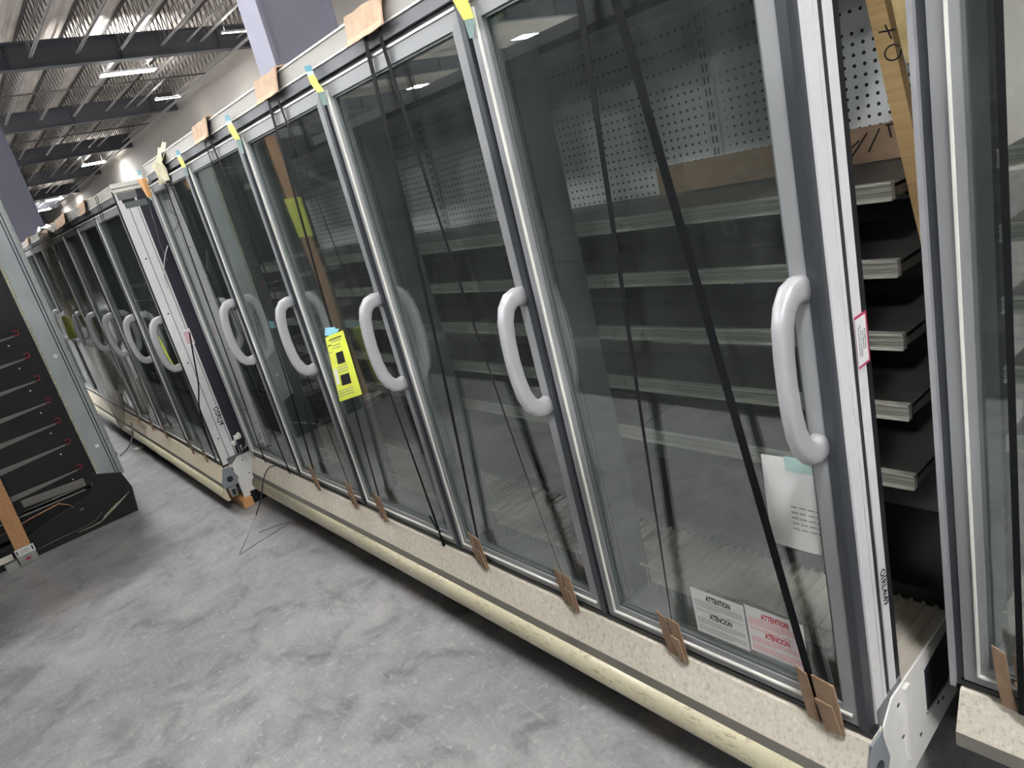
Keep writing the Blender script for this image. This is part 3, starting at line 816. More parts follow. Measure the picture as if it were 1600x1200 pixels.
ST1 = [(0.37, 0.24, 0.0, 0.0), (0.44, 0.62, 0.0, 0.0), (1.155, 1.01, 0.9, 0.05), (1.225, 1.43, 0.3, 0.03), (1.915, 1.712, 0.2, 0.0), (1.985, 2.176, 1.0, 0.02),
       (2.632, 2.436, 0.3, 0.02), (2.700, 2.898, 0.8, -0.02), (3.415, 3.305, 1.0, 0.0), (3.462, 3.700, 0.1, 0.0)]
SL = ['black strap at the left end of the near case, leaning left', 'black strap at the left end of the near case, leaning right',
      'black strap down the second door of the near case, left one of its pair', 'black strap down the second door of the near case, right one of its pair',
      'black strap passing beside the yellow paper tag on the third door', 'black strap crossing the third door to its lower right corner',
      'black strap from the pale pad down to the left pad of the fourth door', 'black strap from the pale pad slanting to the right pad of the fourth door',
      'black strap down the left side of the rightmost door, thin at its foot', 'black strap slanting over the red notice on the rightmost door']
for (xt, xb, tw, mid), lab in zip(ST1, SL): front_strap(xt, xb, lab, tw=tw * 0.9, mid=mid)

def header_pad(x, label, y0=0.0, dz=0.0, wd=0.20, mats='cardpale'):
    Z = ZF + dz; m = MB(); th = 0.006
    prof = [(-0.010, 1.728), (-0.001, 1.745), (0.004, 1.798), (0.05, 1.803), (0.13, 1.803)]
    xs = [x - wd / 2, x - wd * 0.18, x, x + wd * 0.2, x + wd / 2]
    lift = [0.004, 0.0, 0.006, 0.0, 0.010]
    vs = []
    for t_ in (0, 1):
        for i, xx in enumerate(xs):
            for j, (yy, zz) in enumerate(prof):
                vs.append((xx + (0.01 if j == 0 and i == 4 else 0), y0 + yy - 0.003 - lift[i] * (0.8 if j < 2 else 0) + (0 if t_ else -th * (j < 3)), Z + zz + lift[i] * 0.6 * (j > 1) + (0.004 if not t_ and j > 1 else 0)))
    n = len(prof); k = len(xs) * n
    fs = []
    for i in range(len(xs) - 1):
        for j in range(n - 1):
            a = i * n + j
            fs += [(a, a + 1, a + n + 1, a + n), (k + a, k + a + n, k + a + n + 1, k + a + 1)]
    for i in range(len(xs) - 1): fs += [(i * n, (i + 1) * n, k + (i + 1) * n, k + i * n), (i * n + n - 1, k + i * n + n - 1, k + (i + 1) * n + n - 1, (i + 1) * n + n - 1)]
    for j in range(n - 1): fs += [(j, k + j, k + j + 1, j + 1)]; a = (len(xs) - 1) * n + j; fs += [(a, a + 1, k + a + 1, k + a)]
    m.add(vs, fs)
    return tag(m.build('cardboard_pad', G[mats]), label, 'cardboard pad', 'cardboard pads on the case tops')
for x, lab in ((2.645, 'pale folded cardboard pad on the case top above the fourth door'), (1.930, 'pale folded cardboard pad on the case top above the third door'),
               (1.145, 'pale folded cardboard pad on the case top above the second door'), (3.44, 'pale cardboard pad on the case top above the rightmost door, out of frame')):
    header_pad(x, lab)
# crumpled pale wrap on the header near the left end
m = MB()
rnd = random.Random(5); pts = []
for i in range(9):
    for j in range(5):
        pts.append((0.30 + 0.022 * i + 0.006 * rnd.uniform(-1, 1), -0.016 + 0.010 * rnd.uniform(-1, 1) + (0.03 * j - 0.06 if j > 2 else -0.004), ZF + 1.66 + 0.045 * j + 0.012 * rnd.uniform(-1, 1)))
m.add(pts, [(i * 5 + j, (i + 1) * 5 + j, (i + 1) * 5 + j + 1, i * 5 + j + 1) for i in range(8) for j in range(4)], 0, False)
o = m.build('crumpled_paper', plain('buff_paper', (0.62, 0.58, 0.42), 0.8)); tag(o, 'crumpled buff paper pad hooked over the left end of the near case top', 'paper')
o.modifiers.new('s', 'SOLIDIFY').thickness = 0.003

def foot_pad(x, label, y0=0.0, dz=0.0, h=0.115, wd=0.075, lean=0.02, mats='card'):
    """two cardboard flaps folded over the sill, the strap passing between them"""
    Z = ZF + dz; m = MB(); th = 0.004
    def flap(pts, yo):
        n = len(pts); v = [(x + a, y0 + yo + 0.0, Z + b) for a, b in pts] + [(x + a, y0 + yo - th, Z + b) for a, b in pts]
        m.add(v, [tuple(range(n)), tuple(range(n, 2 * n))[::-1]] + [(i, (i + 1) % n, n + (i + 1) % n, n + i) for i in range(n)])
    flap([(-0.038, h), (-0.014, h - 0.012), (-0.004, 0.045), (0.006, -0.015), (-0.022, -0.012), (-0.030, 0.04)], -0.013)
    flap([(0.000, h - 0.004), (wd * 0.48, h - 0.012), (wd * 0.56, h * 0.40), (wd * 0.62, -0.018), (0.018, -0.018), (0.008, 0.05)], -0.016)
    flap([(0.004, h * 0.50), (wd * 0.42, h * 0.46), (wd * 0.56, -0.012), (0.022, -0.02)], -0.0215)
    o = m.build('cardboard_pad', G[mats]); return tag(o, label, 'cardboard pad', 'cardboard pads under the straps at the door sills')
FP = [(1.01, 'cardboard sill pad at the foot of the second door, left one of two'), (1.43, 'cardboard sill pad at the foot of the second door, right one of two'),
      (1.712, 'cardboard sill pad at the foot of the third door'), (2.436, 'cardboard sill pad at the left foot of the fourth door'), (2.898, 'cardboard sill pad at the right foot of the fourth door'),
      (3.305, 'cardboard sill pad left of the black-printed notice'), (3.700, 'largest cardboard sill pad, right of the red notice, at the foot of the rightmost door')]
for i, (x, lab) in enumerate(FP): foot_pad(x, lab, h=0.115 if i < 6 else 0.125, wd=0.07 if i < 6 else 0.10)
foot_pad(4.005, 'cardboard sill pad at the right edge of the photo on the set-back case', y0=0.25, h=0.14, wd=0.085)
strap([(4.015, 0.225, ZF + 1.6), (4.018, 0.225, ZF + 0.9), (4.02, 0.225, ZF - 0.01)], 'black strap on the set-back case at the right edge', hw=0.006, group='black straps over the right case')
# broken strap stub with buckle
strap([(2.150, -0.016, ZF + 0.118), (2.166, -0.016, ZF + 0.080), (2.172, -0.014, ZF + 0.055)], 'short dark strap end clipped low on the third door', hw=0.007)

# straps, wires, tags and film on the farther case
def far_strap(xt, xb, label, tw=0.0, mid=0.0):
    L = L2; X = lambda a: -0.2 - a * math.cos(TILT)
    up = lambda a: -0.05 + a * math.sin(TILT)
    p = []
    for i in range(14):
        t_ = i / 13; a = xt + (xb - xt) * t_ + mid * math.sin(PI * t_)
        p.append((X(a), -0.15 - 0.010 - (0.0 if i else -0.012), ZF + up(a) + 1.79 * (1 - t_) + 0.0 * t_))
    return strap(p, label, 0.0, tw, 0.008, 'black straps over the farther case')
for xt, xb, lab in [(0.42, 0.30, 'black strap nearest the end of the farther case, left of its white post'), (0.47, 0.62, 'black strap nearest the end of the farther case, slanting away'),
                    (1.55, 1.35, 'black strap over the third door back on the farther case'), (1.60, 1.80, 'black strap slanting over the third door back on the farther case'),
                    (2.55, 2.30, 'black strap beside the hanging film on the farther case'), (2.62, 2.95, 'black strap beyond the hanging film on the farther case'), (4.3, 4.2, 'black strap near the far end of the farther case')]:
    far_strap(xt, xb, lab, 0.4)
fp = lambda a, z: (-0.2 - a, -0.15, ZF - 0.05 + 0.011 * a + z)
for a, wd, lab in ((0.95, 0.22, 'pale cardboard pad on the farther case top, nearest its white post'), (2.0, 0.50, 'long pale cardboard pad midway on the farther case top'), (2.95, 0.34, 'pale cardboard pad on the farther case top near the hanging film')):
    header_pad(-0.2 - a, lab, -0.15, -0.05 + 0.011 * a, wd)
header_pad(-4.7, 'pale cardboard pad at the far end of the farther case top', -0.15, 0.0, 0.2)
for a, lab in ((0.30, 'cardboard sill pad nearest the white post of the farther case'), (0.62, 'second cardboard sill pad from the white post of the farther case'), (1.35, 'third cardboard sill pad from the white post of the farther case'), (1.80, 'fourth cardboard sill pad from the white post of the farther case'), (2.30, 'fifth cardboard sill pad from the white post, by the film')):
    foot_pad(-0.2 - a, lab, -0.15, -0.05 + 0.011 * a, 0.10, 0.06)

# hanging film strip
lefte = [(61, 364), (72, 400), (88, 450), (104, 500), (126, 545), (146, 590), (172, 630), (196, 668)]
righte = [(80, 362), (88, 400), (98, 450), (120, 490), (160, 545), (188, 590), (200, 630), (204, 662)]
m = MB(); vs = []
N = 22
for i in range(N + 1):
    t_ = i / N * (len(lefte) - 1); k = min(int(t_), len(lefte) - 2); f = t_ - k
    la = [lefte[k][q] * (1 - f) + lefte[k + 1][q] * f for q in (0, 1)]; ra = [righte[k][q] * (1 - f) + righte[k + 1][q] * f for q in (0, 1)]
    A = at_y(*la, -0.205); B = at_y(*ra, -0.20)
    for j in range(5):
        g = j / 4; p = A.lerp(B, g); p.y -= 0.03 * math.sin(PI * g) + 0.012 * math.sin(9 * g + i * 0.5) + (0.035 if i > 17 else 0.0); vs.append(tuple(p))
m.add(vs, [(i * 5 + j, (i + 1) * 5 + j, (i + 1) * 5 + j + 1, i * 5 + j + 1) for i in range(N) for j in range(4)], 0, True)
tag(m.build('plastic_film', G['film'], fix=False), 'long twisted strip of clear plastic film hanging down the farther case', 'plastic film')
m = MB(); m.tube([tuple(at_y(x, y, -0.19)) for x, y in ((60, 366), (62, 359), (74, 355), (82, 358))], 0.03, 6, ry=0.4)
tag(m.build('foam_roll', G['white']), 'rolled white foam end on top of the farther case above the film', 'foam')

# yellow tags
def paper_tag(corners, mat, label, rows=8, name='paper_tag', bulge=0.02, prints=None, cols=6):
    """corners: top-left, top-right, bottom-right, bottom-left"""
    tl, tr, br, bl = [Vector(c) for c in corners]; m = MB(); vs = []
    def pt(u, v, off=0.0):
        a = tl.lerp(tr, u); b = bl.lerp(br, u); p = a.lerp(b, v); n = (tr - tl).cross(bl - tl).normalized()
        return p + n * (bulge * (math.sin(PI * u) * (0.4 + 0.6 * v)) + off)
    for j in range(rows + 1):
        for i in range(cols + 1): vs.append(tuple(pt(i / cols, j / rows)))
    m.add(vs, [(j * (cols + 1) + i, j * (cols + 1) + i + 1, (j + 1) * (cols + 1) + i + 1, (j + 1) * (cols + 1) + i) for j in range(rows) for i in range(cols)], 0, True)
    nrm = (tr - tl).cross(bl - tl).normalized(); sgn = -1 if nrm.y > 0 else 1
    for (u0, u1, v0, v1, mi) in (prints or []):
        k = 4
        for a in range(k):
            ua, ub = u0 + (u1 - u0) * a / k, u0 + (u1 - u0) * (a + 1) / k
            m.quad(pt(ua, v0, sgn * 0.0015), pt(ub, v0, sgn * 0.0015), pt(ub, v1, sgn * 0.0015), pt(ua, v1, sgn * 0.0015), mi)
    o = m.build(name, [mat, G['ink'], G['paper'], G['greypaper'], G['blue']], fix=False)
    return tag(o, label, 'paper tag')
yt = [at_y(508, 528, -0.045), at_y(536, 516, -0.030), at_y(566, 616, -0.030), at_y(531, 628, -0.075)]
pr = [(0.55, 0.82, 0.28, 0.45, 1), (0.55, 0.84, 0.62, 0.78, 1), (0.24, 0.46, 0.50, 0.74, 2), (0.3, 0.9, 0.06, 0.075, 1), (0.45, 0.85, 0.10, 0.112, 3), (0.45, 0.8, 0.16, 0.17, 3), (0.45, 0.8, 0.20, 0.21, 3),
      (0.1, 0.4, 0.13, 0.145, 1), (0.1, 0.4, 0.24, 0.25, 3), (0.5, 0.85, 0.49, 0.50, 3), (0.5, 0.85, 0.53, 0.54, 3), (0.5, 0.85, 0.57, 0.58, 3), (0.2, 0.85, 0.84, 0.85, 3), (0.2, 0.85, 0.88, 0.89, 3), (0.2, 0.85, 0.92, 0.93, 3)]
paper_tag(yt, G['yellow'], 'large bright yellow printed paper tag taped to the third door of the near case', prints=pr, bulge=-0.03)
m = MB(); q = [at_y(508, 512, -0.022), at_y(524, 511, -0.022), at_y(519, 525, -0.034), at_y(507, 524, -0.034)]
m.quad(*q); q = [at_y(519, 513, -0.028), at_y(530, 514, -0.028), at_y(524, 524, -0.036), at_y(516, 522, -0.036)]; m.quad(*q)
tag(m.build('tape_piece', G['blue'], fix=False), 'pale blue tape holding the top of the large yellow tag', 'tape')
paper_tag([at_y(96, 494, -0.26), at_y(106, 496, -0.25), at_y(121, 528, -0.25), at_y(108, 531, -0.26)], G['yellow'], 'bright yellow tag at the far end of the farther case, beside its end', bulge=0.02)
paper_tag([at_y(98, 470, -0.18), at_y(108, 470, -0.18), at_y(122, 515, -0.18), at_y(112, 516, -0.18)], G['yellowdk'], 'dull yellow tag behind the bright yellow tag at the far end of the farther case', bulge=0.04)
paper_tag([at_y(234, 512, -0.19), at_y(241, 512, -0.19), at_y(275, 577, -0.19), at_y(258, 574, -0.19)], G['yellow'], 'yellow-green tag hanging behind the handle nearest the white end post', bulge=0.01)

# tape flags on the case top
def tape_flag(px, label, Y=0.0):
    """px: list of (x, y, halfwidth px) from top to bottom on the header face"""
    m = MB()
    def seg(a, b, mi, ya, yb):
        m.quad(at_y(a[0] - a[2], a[1], ya), at_y(a[0] + a[2], a[1] - a[2] * 0.5, ya), at_y(b[0] + b[2], b[1] - b[2] * 0.5, yb), at_y(b[0] - b[2], b[1], yb), mi)
    mats = [0, 1, 2, 2, 3]
    for i in range(len(px) - 1): seg(px[i], px[i + 1], mats[i], Y - 0.008 - 0.004 * i, Y - 0.012 - 0.004 * i if i < len(px) - 2 else Y - 0.006)
    o = m.build('tape_flag', [G['teal'], G['tealpale'], G['yellowdk'], G['tealpale']], fix=False)
    o.modifiers.new('s', 'SOLIDIFY').thickness = 0.0008
    return tag(o, label, 'tape', 'tape flags hung at the door joints')
tape_flag([(480, 104, 5), (484, 113, 5), (486, 119, 5), (492, 132, 6), (502, 145, 5), (508, 165, 3)], 'teal and yellow tape flag above the joint of third and fourth doors')
tape_flag([(706, -28, 9), (711, -14, 9), (714, -6, 10), (724, 12, 10), (733, 32, 8), (737, 60, 3)], 'largest teal and yellow tape flag, at the top edge above the rightmost doors')
tape_flag([(354, 181, 3), (357, 190, 4), (359, 195, 4), (364, 206, 5), (372, 219, 4), (380, 240, 2)], 'teal and yellow tape flag above the joint of second and third doors')
tape_flag([(276, 235, 2), (279, 243, 3), (280, 246, 3), (284, 254, 3), (288, 262, 3), (293, 275, 2)], 'small tape flag above the joint of first and second doors')
tape_flag([(216, 266, 2), (219, 274, 2), (221, 280, 2), (226, 290, 2), (231, 300, 2), (236, 312, 1)], 'smallest tape flag at the left corner of the near case top')
for k, (c, lab) in enumerate([((640, 22), 'x')][:0]): pass
# loose taped corners seen inside the glass
for pts, dr, lab in (([(513, 148), (533, 155), (526, 172), (510, 160)], 3, 'teal'), ([(379, 216), (397, 228), (388, 238), (378, 230)], 2, 'teal'), ([(757, 14), (775, 22), (770, 34), (752, 28)], 4, 'teal')):
    m = MB(); m.quad(*[at_y(a, b, 0.022) - doors1[dr].location for a, b in pts]); o = m.build('tape_corner', G['teal'], doors1[dr], fix=False); o['label'] = 'teal tape end behind the glass'
m = MB(); m.quad(*[at_y(a, b, 0.022) - doors1[1].location for a, b in ((418, 502), (428, 502), (431, 513), (421, 513))]); o = m.build('tape_corner', G['blue'], doors1[1], fix=False); o['label'] = 'small blue tape square'

# ------------------------------------------------------------------ things at the right end gap
# leaning pine brace inside the open end of the near case
a0, a1 = at_y(1363, -40, 0.42), at_y(1484, 500, 0.42)
dirv = (a1 - a0).normalized(); wv = Vector((dirv.z, 0, -dirv.x)) * 0.0165
m = MB(); m.obox(a0 - dirv * 0.03, a1 + dirv * 0.0, wv, (0, 0.014, 0), 0)
nrm = Vector((0, -1, 0)); u = -wv.normalized() if wv.x < 0 else wv.normalized()
vv_ = Vector((0, 0, 1))
def stroke(m, pts, r=0.0016, mi=1): m.tube(pts, r, 5, mi, up=(0, 1, 0))
cx = at_y(1387, 50, 0.405)
stroke(m, [cx + Vector((-0.016, 0, 0.004)), cx + Vector((0.014, 0, 0.001))]); stroke(m, [cx + Vector((-0.004, 0, 0.014)), cx + Vector((0.006, 0, -0.014))])
co = at_y(1395, 82, 0.405)
stroke(m, [co + Vector((0.015 * math.cos(a), 0, 0.014 * math.sin(a))) for a in [PI * 2 * i / 14 + 0.6 for i in range(14)]])
tag(m.build('lumber_brace', [G['woody'], G['ink']]), 'leaning yellow pine brace marked X and O behind the white end post', 'lumber')
# cardboard strip with marker on the top shelf
m = MB(); m.box(2.95, 3.70, 0.70, 0.706, ZF + 1.110, ZF + 1.195, 0)
rz = ZF + 1.115
for (p, q) in (((3.54, 1.140), (3.58, 1.165)), ((3.555, 1.125), (3.60, 1.180)), ((3.60, 1.135), (3.63, 1.185)), ((3.65, 1.190), (3.655, 1.160)), ((3.645, 1.190), (3.665, 1.190)), ((3.52, 1.160), (3.56, 1.160))):
    m.tube([(p[0], 0.699, ZF + p[1]), (q[0], 0.699, ZF + q[1])], 0.002, 5, 1, up=(0, 1, 0))
tag(m.build('cardboard_strip', [G['card'], G['ink']]), 'brown cardboard strip with marker scrawl standing on the top shelf at the open end', 'cardboard')
# yellow cardboard sheet beyond the brace
m = MB(); q = [at_y(a, b, 0.60) for a, b in ((1372, -45), (1416, -50), (1424, 0), (1423, 95), (1417, 100))]
m.add([tuple(p) for p in q] + [tuple(p + Vector((0, 0.006, 0))) for p in q], [(0, 1, 2, 3, 4), (9, 8, 7, 6, 5)] + [(i, (i + 1) % 5, 5 + (i + 1) % 5, 5 + i) for i in range(5)])
tag(m.build('cardboard_sheet', mat_cardboard('yellow_cardboard', (0.95, 0.72, 0.35))), 'bright yellow-brown cardboard behind the pine brace at the top of the gap', 'cardboard')

# ------------------------------------------------------------------ dark open case across the aisle
def open_case(x0, x1, yf, label, doors=0, end=True):
    """doored or open case facing +y, its right end (x1) open to view"""
    t = thing('open_display_case', label, 'display case', (x1, yf, 0), 'dark cases across the aisle')
    L = x1 - x0; Z = ZF
    m = MB(); m.box(-L, 0, -1.02, -0.96, 0.12, Z + 1.95); m.build('rear_panel', G['interiordk'], t)
    m = MB(); m.box(-0.03, -0.008, -0.96, -0.16, Z - 0.06, Z + 1.93); m.build('side_blackout', G['blackplastic'], t)  # flat black sheet standing for the dark inside of the open end
    m = MB(); m.box(-L, 0, -1.02, -0.05, Z + 1.93, Z + 2.0); m.build('roof_panel', G['headergrey'], t)
    m = MB(); m.box(-L, -L + 0.03, -0.96, -0.05, 0.1, Z + 1.93); m.build('side_blackout', G['blackplastic'], t)  # unseen sheet added to block the bright view through the case
    m = MB(); m.box(-L, -0.02, -0.98, -0.19, Z - 0.20, Z - 0.09, 0); m.box(-L, -0.01, -0.22, -0.19, Z - 0.09, Z - 0.01, 1)
    m.box(-L, -0.005, -0.80, -0.26, Z - 0.085, Z - 0.075, 1)
    m.build('deck', [G['blackplastic'], G['shelfgrey']], t)
    m = MB(); m.box(-L, -0.01, -0.06, -0.02, 0.02, Z - 0.02); m.build('kick_panel', G['blackplastic'], t)
    for z_ in (1.284, 1.066, 0.909, 0.750, 0.590, 0.440, 0.282, 0.089):
        if z_ == 1.284 : continue
        m = MB(); m.box(-L, -0.004, -0.90, -0.25, Z + z_ - 0.03, Z + z_ - 0.018, 0)
        m.prism([(-0.90, Z + z_ - 0.075), (-0.90, Z + z_ - 0.02), (-0.25, Z + z_ - 0.013), (-0.25, Z + z_ - 0.022)], -0.006, 0.0, 1)
        s = m.build('shelf', [G['blackplastic'], G['shelfgrey']], t)
        if not end: continue
        m = MB(); pts = [(0.001, -0.235 + 0.017 * math.cos(a), Z + z_ + 0.016 * math.sin(a)) for a in [-2.4 + 4.8 * i / 10 for i in range(11)]]
        pts = [(p[0], -0.47 - p[1] if False else p[1] - 0.0, p[2]) for p in pts]
        m.tube(pts, 0.0022, 6, 0, up=(1, 0, 0)); m.tube([(0.0, -0.245, Z + z_ - 0.014), (0.0, -0.225, Z + z_ - 0.018)], 0.0025, 5)
        m.build('rail_clip', G['red'], s)
        m = MB(); m.tube([(0.0, -0.30, Z + z_ - 0.065), (0.004, -0.30, Z + z_ - 0.065)], 0.005, 8); m.build('pin', G['white'], s)
    if end:
        # grey metal front post
        m = MB(); m.prism([(-0.160, Z - 0.045), (0.0, Z - 0.075), (0.0, Z + 1.99), (-0.160, Z + 1.99)], -0.14, 0.0, 0)
        m.box(0.0, 0.002, -0.052, -0.046, Z - 0.05, Z + 1.99, 1); m.box(0.0, 0.002, -0.034, -0.028, Z - 0.06, Z + 1.99, 1)
        m.box(-0.02, 0.004, -0.012, 0.002, Z - 0.06, Z + 1.99, 2)
        for z_ in (0.18, 0.85): m.tube([(0.0, -0.085, Z + z_), (0.004, -0.085, Z + z_)], 0.013, 14, 3)
        m.build('front_post', [G['endpost'], G['black'], G['steel'], G['white']], t)
        m = MB(); rnd = random.Random(11); z_ = Z - 0.03; pts = []
        while z_ < Z + 1.98: pts.append((0.002, -0.152 + rnd.uniform(-0.004, 0.004), z_)); z_ += 0.03
        m.tube(pts, [rnd.uniform(0.005, 0.010) for _ in pts], 6, 0, ry=0.9); m.build('foam_seal', G['foam'], t)
        m = MB()
        pr = [(-0.02, Z - 0.06), (0.006, Z - 0.19), (-0.02, 0.0), (-0.98, 0.0), (-0.98, 0.17), (-0.75, 0.125), (-0.62, 0.17), (-0.40, 0.215), (-0.27, 0.25), (-0.205, 0.295), (-0.185, 0.335), (-0.18, 0.385), (-0.16, Z - 0.005)]
        m.prism(pr, -0.05, 0.012, 0); m.build('base_end', G['blackplastic'], t)
        m = MB(); o_ = Vector((x1, yf, 0))
        A, B = at_x(158, 815, x1 + 0.018) - o_, at_x(202, 768, x1 + 0.018) - o_
        m.tube([A, A.lerp(B, 0.5), B], [0.006, 0.012, 0.002], 6, 0, ry=0.6)
        m.tube([at_x(122, 832, x1 + 0.014) - o_, at_x(145, 822, x1 + 0.014) - o_, A], [0.0015, 0.004, 0.004], 5, 0)
        for i in range(6):
            q = A.lerp(B, 0.25 + 0.08 * i); m.obox(q, q + Vector((0.002, -0.030, -0.004)), (0, 0.003, 0.005), (0.002, 0, 0))
        m.build('torn_foam', G['foam'], t)
        m = MB()
        m.tube([at_x(a, b, x1 + 0.013) - o_ for a, b in ((50, 828), (85, 810), (113, 791), (130, 782), (140, 772), (143, 762), (143, 752))], 0.004, 6, 0)
        m.tube([at_x(a, b, x1 + 0.013) - o_ for a, b in ((60, 858), (100, 838), (135, 822), (150, 812), (160, 800))], 0.0022, 5, 1)
        m.obox(at_x(125, 797, x1 + 0.014) - o_, at_x(131, 794, x1 + 0.014) - o_, (0, 0, 0.005), (0.001, 0, 0), 1)
        m.build('base_trim', [G['navyshade'], G['shelfgrey']], t)
        m = MB(); m.obox(at_x(35, 788, x1 + 0.004) - o_, at_x(132, 752, x1 + 0.004) - o_, (0, 0, 0.026), (0.002, 0, 0), 0)
        m.tube([at_x(38, 799, x1 + 0.008) - o_, at_x(134, 758, x1 + 0.008) - o_], 0.003, 5, 1); m.build('deck_end', [G['shelfgrey'], G['steel']], t)
    for k in range(doors):
        d = link('door', door_me, t, (-0.01 - k * W, -0.0, ZF + 0.12), 0.0, (0, 0, PI))
        link('glass_pane', pane_me, d); link('door_handle', hand_me, d)
    return t
oc = open_case(-5.0, -1.14, -0.58, 'dark open-ended case at the left edge with black shelves and a grey end post')
open_case(-4.8, 2.8, -2.05, 'dark shelved case on the other side of the aisle, only mirrored in the doors', end=False)
open_case(2.9, 6.6, -2.05, 'dark shelved case opposite the rightmost doors, only mirrored in the glass', end=False)
# brace of the dark case with its metal shoe
m = MB(); p0, p1 = Vector((-1.075, -1.300, 0.10)), Vector((-1.10, -1.225, 2.33))
m.obox(p0, p1, (0.0, 0.045, 0.0), (0.019, 0, 0)); m.obox(p0 + Vector((0.0195, -0.004, 0)), p1 + Vector((0.0195, -0.004, 0)), (0, 0.0012, 0), (0.0006, 0, 0), 1)
br = m.build('lumber_brace', [G['wood'], G['card']]); tag(br, 'upright orange-brown lumber brace against the dark case at the lower left', 'lumber')
m = MB(); m.box(-1.06, -1.050, -1.352, -1.245, 0.008, 0.075, 0); m.box(-1.11, -1.060, -1.352, -1.245, 0.0, 0.012, 0)
m.box(-1.0545, -1.048, -1.352, -1.242, 0.072, 0.120, 1); m.box(-1.048, -1.0475, -1.345, -1.338, 0.08, 0.11, 2); m.box(-1.048, -1.0475, -1.258, -1.250, 0.082, 0.112, 2)
m.box(-1.050, -1.049, -1.315, -1.285, 0.030, 0.046, 3)
for i in range(3): m.box(-1.048, -1.0475, -1.325, -1.275, 0.084 + 0.009 * i, 0.087 + 0.009 * i, 4)
m.box(-1.10, -1.05, -1.43, -1.36, 0.0, 0.055, 0); m.box(-1.09, -1.045, -1.45, -1.37, 0.07, 0.10, 5)
tag(m.build('brace_bracket', [G['steel'], G['paper'], G['ink'], G['maroon'], G['greypaper'], G['cream']]), 'galvanised bracket with white label at the foot of the brown brace', 'bracket')
paper_tag([(-1.05, -1.30, ZF + 1.47), (-1.05, -1.16, ZF + 1.48), (-1.05, -1.18, ZF + 1.17), (-1.05, -1.30, ZF + 1.15)], G['yellow'], 'yellow tag pinned high on the brown brace, mirrored in the second door', prints=[(0.1, 0.5, 0.05, 0.10, 1)], bulge=0.004)
# loose things inside the dark case
m = MB(); m.tube([at_x(12, 709, -1.2), at_x(22, 704, -1.2), at_x(38, 706, -1.2), at_x(48, 714, -1.2)], [0.012, 0.025, 0.024, 0.01], 8, ry=0.5)
tag(m.build('crumpled_wrap', G['cream']), 'crumpled clear wrap lying on a shelf of the dark case', 'plastic wrap')
m = MB(); m.tube([tuple(at_x(x, y, -1.125)) for x, y in ((0, 838), (45, 812), (80, 793), (92, 787), (108, 789), (116, 793))], 0.004, 6)
tag(m.build('copper_pipe', plain('copper', (0.45, 0.22, 0.12), 0.35, 0.7)), 'thin copper pipe bent over the black base at the lower left', 'pipe')

# ------------------------------------------------------------------ floor level bits
m = MB(); m.box(-0.85, -0.16, -0.13, -0.062, 0.0, 0.055); tag(m.build('wood_block', G['woodor']), 'orange wooden runner poking from under the farther case end', 'wood block')
m = MB(); m.box(-0.34, -0.18, -0.055, 0.20, 0.0, 0.083); tag(m.build('drain_pan', G['blackplastic']), 'black pan under the end of the farther case', 'pan')
for k, (x0, x1, y0) in enumerate([(-5.4, -5.2, 0.1), (-3.0, -2.8, 0.1), (0.6, 0.7, 0.05), (3.1, 3.2, 0.05)]):
    m = MB(); m.box(x0, x1, y0, y0 + 0.09, 0.0, 0.08); tag(m.build('wood_block', G['wood']), ['wooden block under the far end of the farther case', 'wooden block midway under the farther case', 'wooden block in the shadow under the left of the near case', 'wooden block in the shadow under the right of the near case'][k], 'wood block')
# loose wire from the sill to the floor
def wire(pts, label, r=0.0025, mat='wire', name='loose_wire'):
    P_ = [Vector(p) for p in pts]; out = []
    for i in range(len(P_) - 1):
        a = P_[max(i - 1, 0)]; b = P_[i]; c = P_[i + 1]; d = P_[min(i + 2, len(P_) - 1)]
        for k in range(6):
            t_ = k / 6; out.append(0.5 * ((2 * b) + (c - a) * t_ + (2 * a - 5 * b + 4 * c - d) * t_ ** 2 + (3 * b - a - 3 * c + d) * t_ ** 3))
    out.append(P_[-1]); m = MB(); m.tube(out, r, 6)
    return tag(m.build(name, G[mat]), label, 'wire', 'loose wires')
wire([at_y(430, 728, -0.02), at_y(420, 731, -0.05), at_y(412, 748, -0.08), at_y(408, 778, -0.10), at_y(400, 805, -0.14)], 'grey cable hooked over the sill at the left of the near case', 0.004)
wire([at_y(400, 805, -0.14), at_z(388, 835, 0.06), at_z(374, 866, 0.004)], 'thin wire dropping to its lowest point on the concrete', 0.0018)
wire([at_z(374, 867, 0.004), at_z(400, 850, 0.003), at_z(456, 815, 0.003)], 'thin wire lying straight on the concrete toward the near case', 0.0018)
wire([at_z(405, 832, 0.003), at_z(430, 822, 0.003), at_z(452, 816, 0.003)], 'short wire on the concrete beside the straight one', 0.0018)
wire([at_y(231, 300, -0.03), at_y(236, 330, -0.03), at_y(243, 352, -0.05), at_y(250, 380, -0.02), at_y(262, 408, -0.02)], 'thin dark wire looping down inside the gap between the two cases', 0.003)
wire([at_y(262, 384, -0.08), at_y(258, 400, -0.10), at_y(256, 428, -0.11), at_y(262, 450, -0.10)], 'pale curved wire standing out from the gap between the cases', 0.003, 'white')
wire([at_y(296, 520, -0.17), at_y(303, 560, -0.18), at_y(310, 600, -0.18), at_y(312, 640, -0.18), at_y(326, 690, -0.18), at_y(338, 720, -0.18)], 'dark wire crossing the white end post of the farther case', 0.004, 'strap')
wire([at_y(205, 660, -0.24), at_y(207, 680, -0.28), at_z(200, 700, 0.03), at_z(188, 712, 0.006)], 'cable trailing to the floor below the film', 0.006)
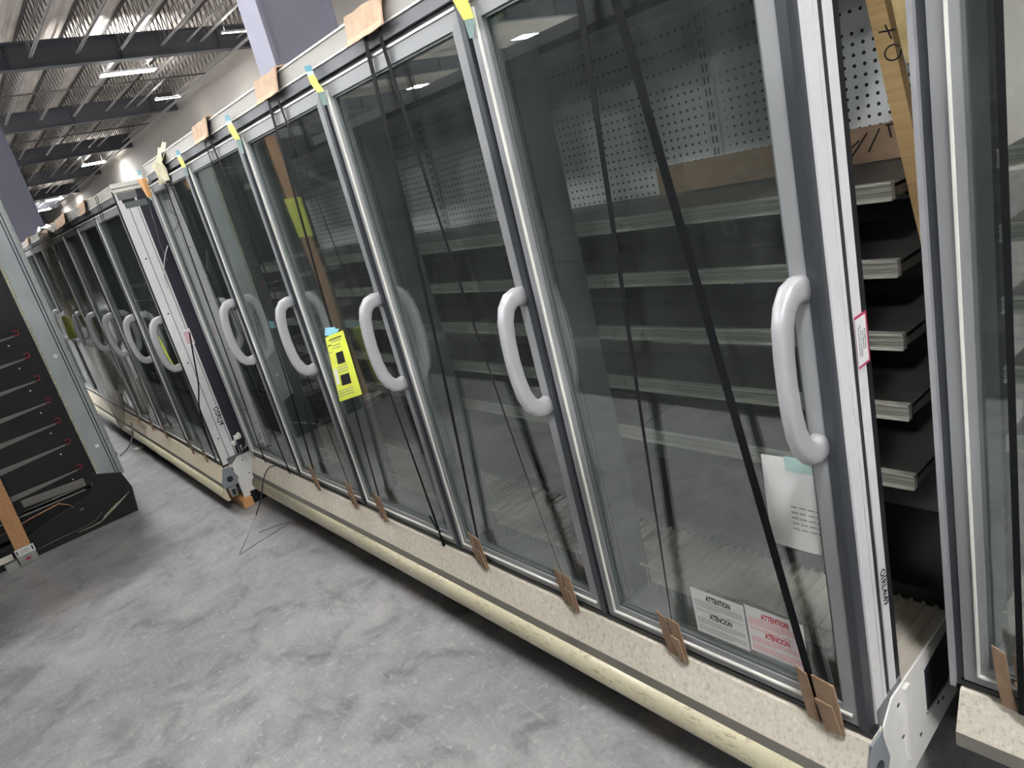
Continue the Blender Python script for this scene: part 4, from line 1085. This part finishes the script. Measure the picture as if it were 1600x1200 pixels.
m = MB(); m.box(-3.2, -3.05, -0.44, -0.38, 0, 0.03); tag(m.build('plug', G['blackplastic']), 'small black plug on the floor beside the dark case', 'plug')
m = MB(); m.add([at_z(206, 702, 0.004), at_z(214, 699, 0.02), at_z(226, 696, 0.01), at_z(224, 701, 0.004), at_z(212, 704, 0.012)], [(0, 1, 4), (1, 2, 3, 4)]);
o = m.build('paper_scrap', G['cream'], fix=False); o.modifiers.new('s', 'SOLIDIFY').thickness = 0.002; tag(o, 'torn cream paper scrap on the concrete under the farther case', 'paper scrap')
# debris on the tub end of the farther case
def crumple(c, r, mat, label, seed, name='crumpled_paper', cat='paper'):
    bm = bmesh.new(); bmesh.ops.create_icosphere(bm, subdivisions=2, radius=r); rn = random.Random(seed)
    for v in bm.verts: v.co = v.co * rn.uniform(0.55, 1.2); v.co.z *= 0.7
    me = bpy.data.meshes.new(name); bm.to_mesh(me); bm.free(); me.materials.append(G[mat])
    o = link(name, me, None, c); return tag(o, label, cat)
crumple(at_y(371, 682, -0.03), 0.032, 'white', 'crumpled white paper caught in the gap between the cases, upper one', 1)
crumple(at_y(366, 692, -0.05), 0.022, 'white', 'crumpled white paper caught in the gap between the cases, lower one', 2)
rn = random.Random(9)
for i in range(5):
    a = at_y(372 + 3.5 * i, 712 - 4 * i, -0.03); b = a + Vector((rn.uniform(0.0, 0.05), 0.0, rn.uniform(0.02, 0.06)))
    tag(MB().tube([a, b], 0.006, 6).build('pipe_stub', G['steel']), 'small metal stub on the exposed end of the farther case', 'metal stub', 'metal stubs between the cases')
m = MB(); q = [at_y(214, 281, -0.10), at_y(222, 279, -0.10), at_y(232, 309, -0.10), at_y(230, 308, -0.10)]
m.add([tuple(p) for p in q] + [tuple(p + Vector((0, 0.02, 0))) for p in q], [(0, 1, 2, 3), (7, 6, 5, 4), (0, 4, 5, 1), (1, 5, 6, 2), (2, 6, 7, 3), (3, 7, 4, 0)])
tag(m.build('wood_wedge', G['woodor']), 'orange wooden wedge between the tops of the two cases', 'wedge')
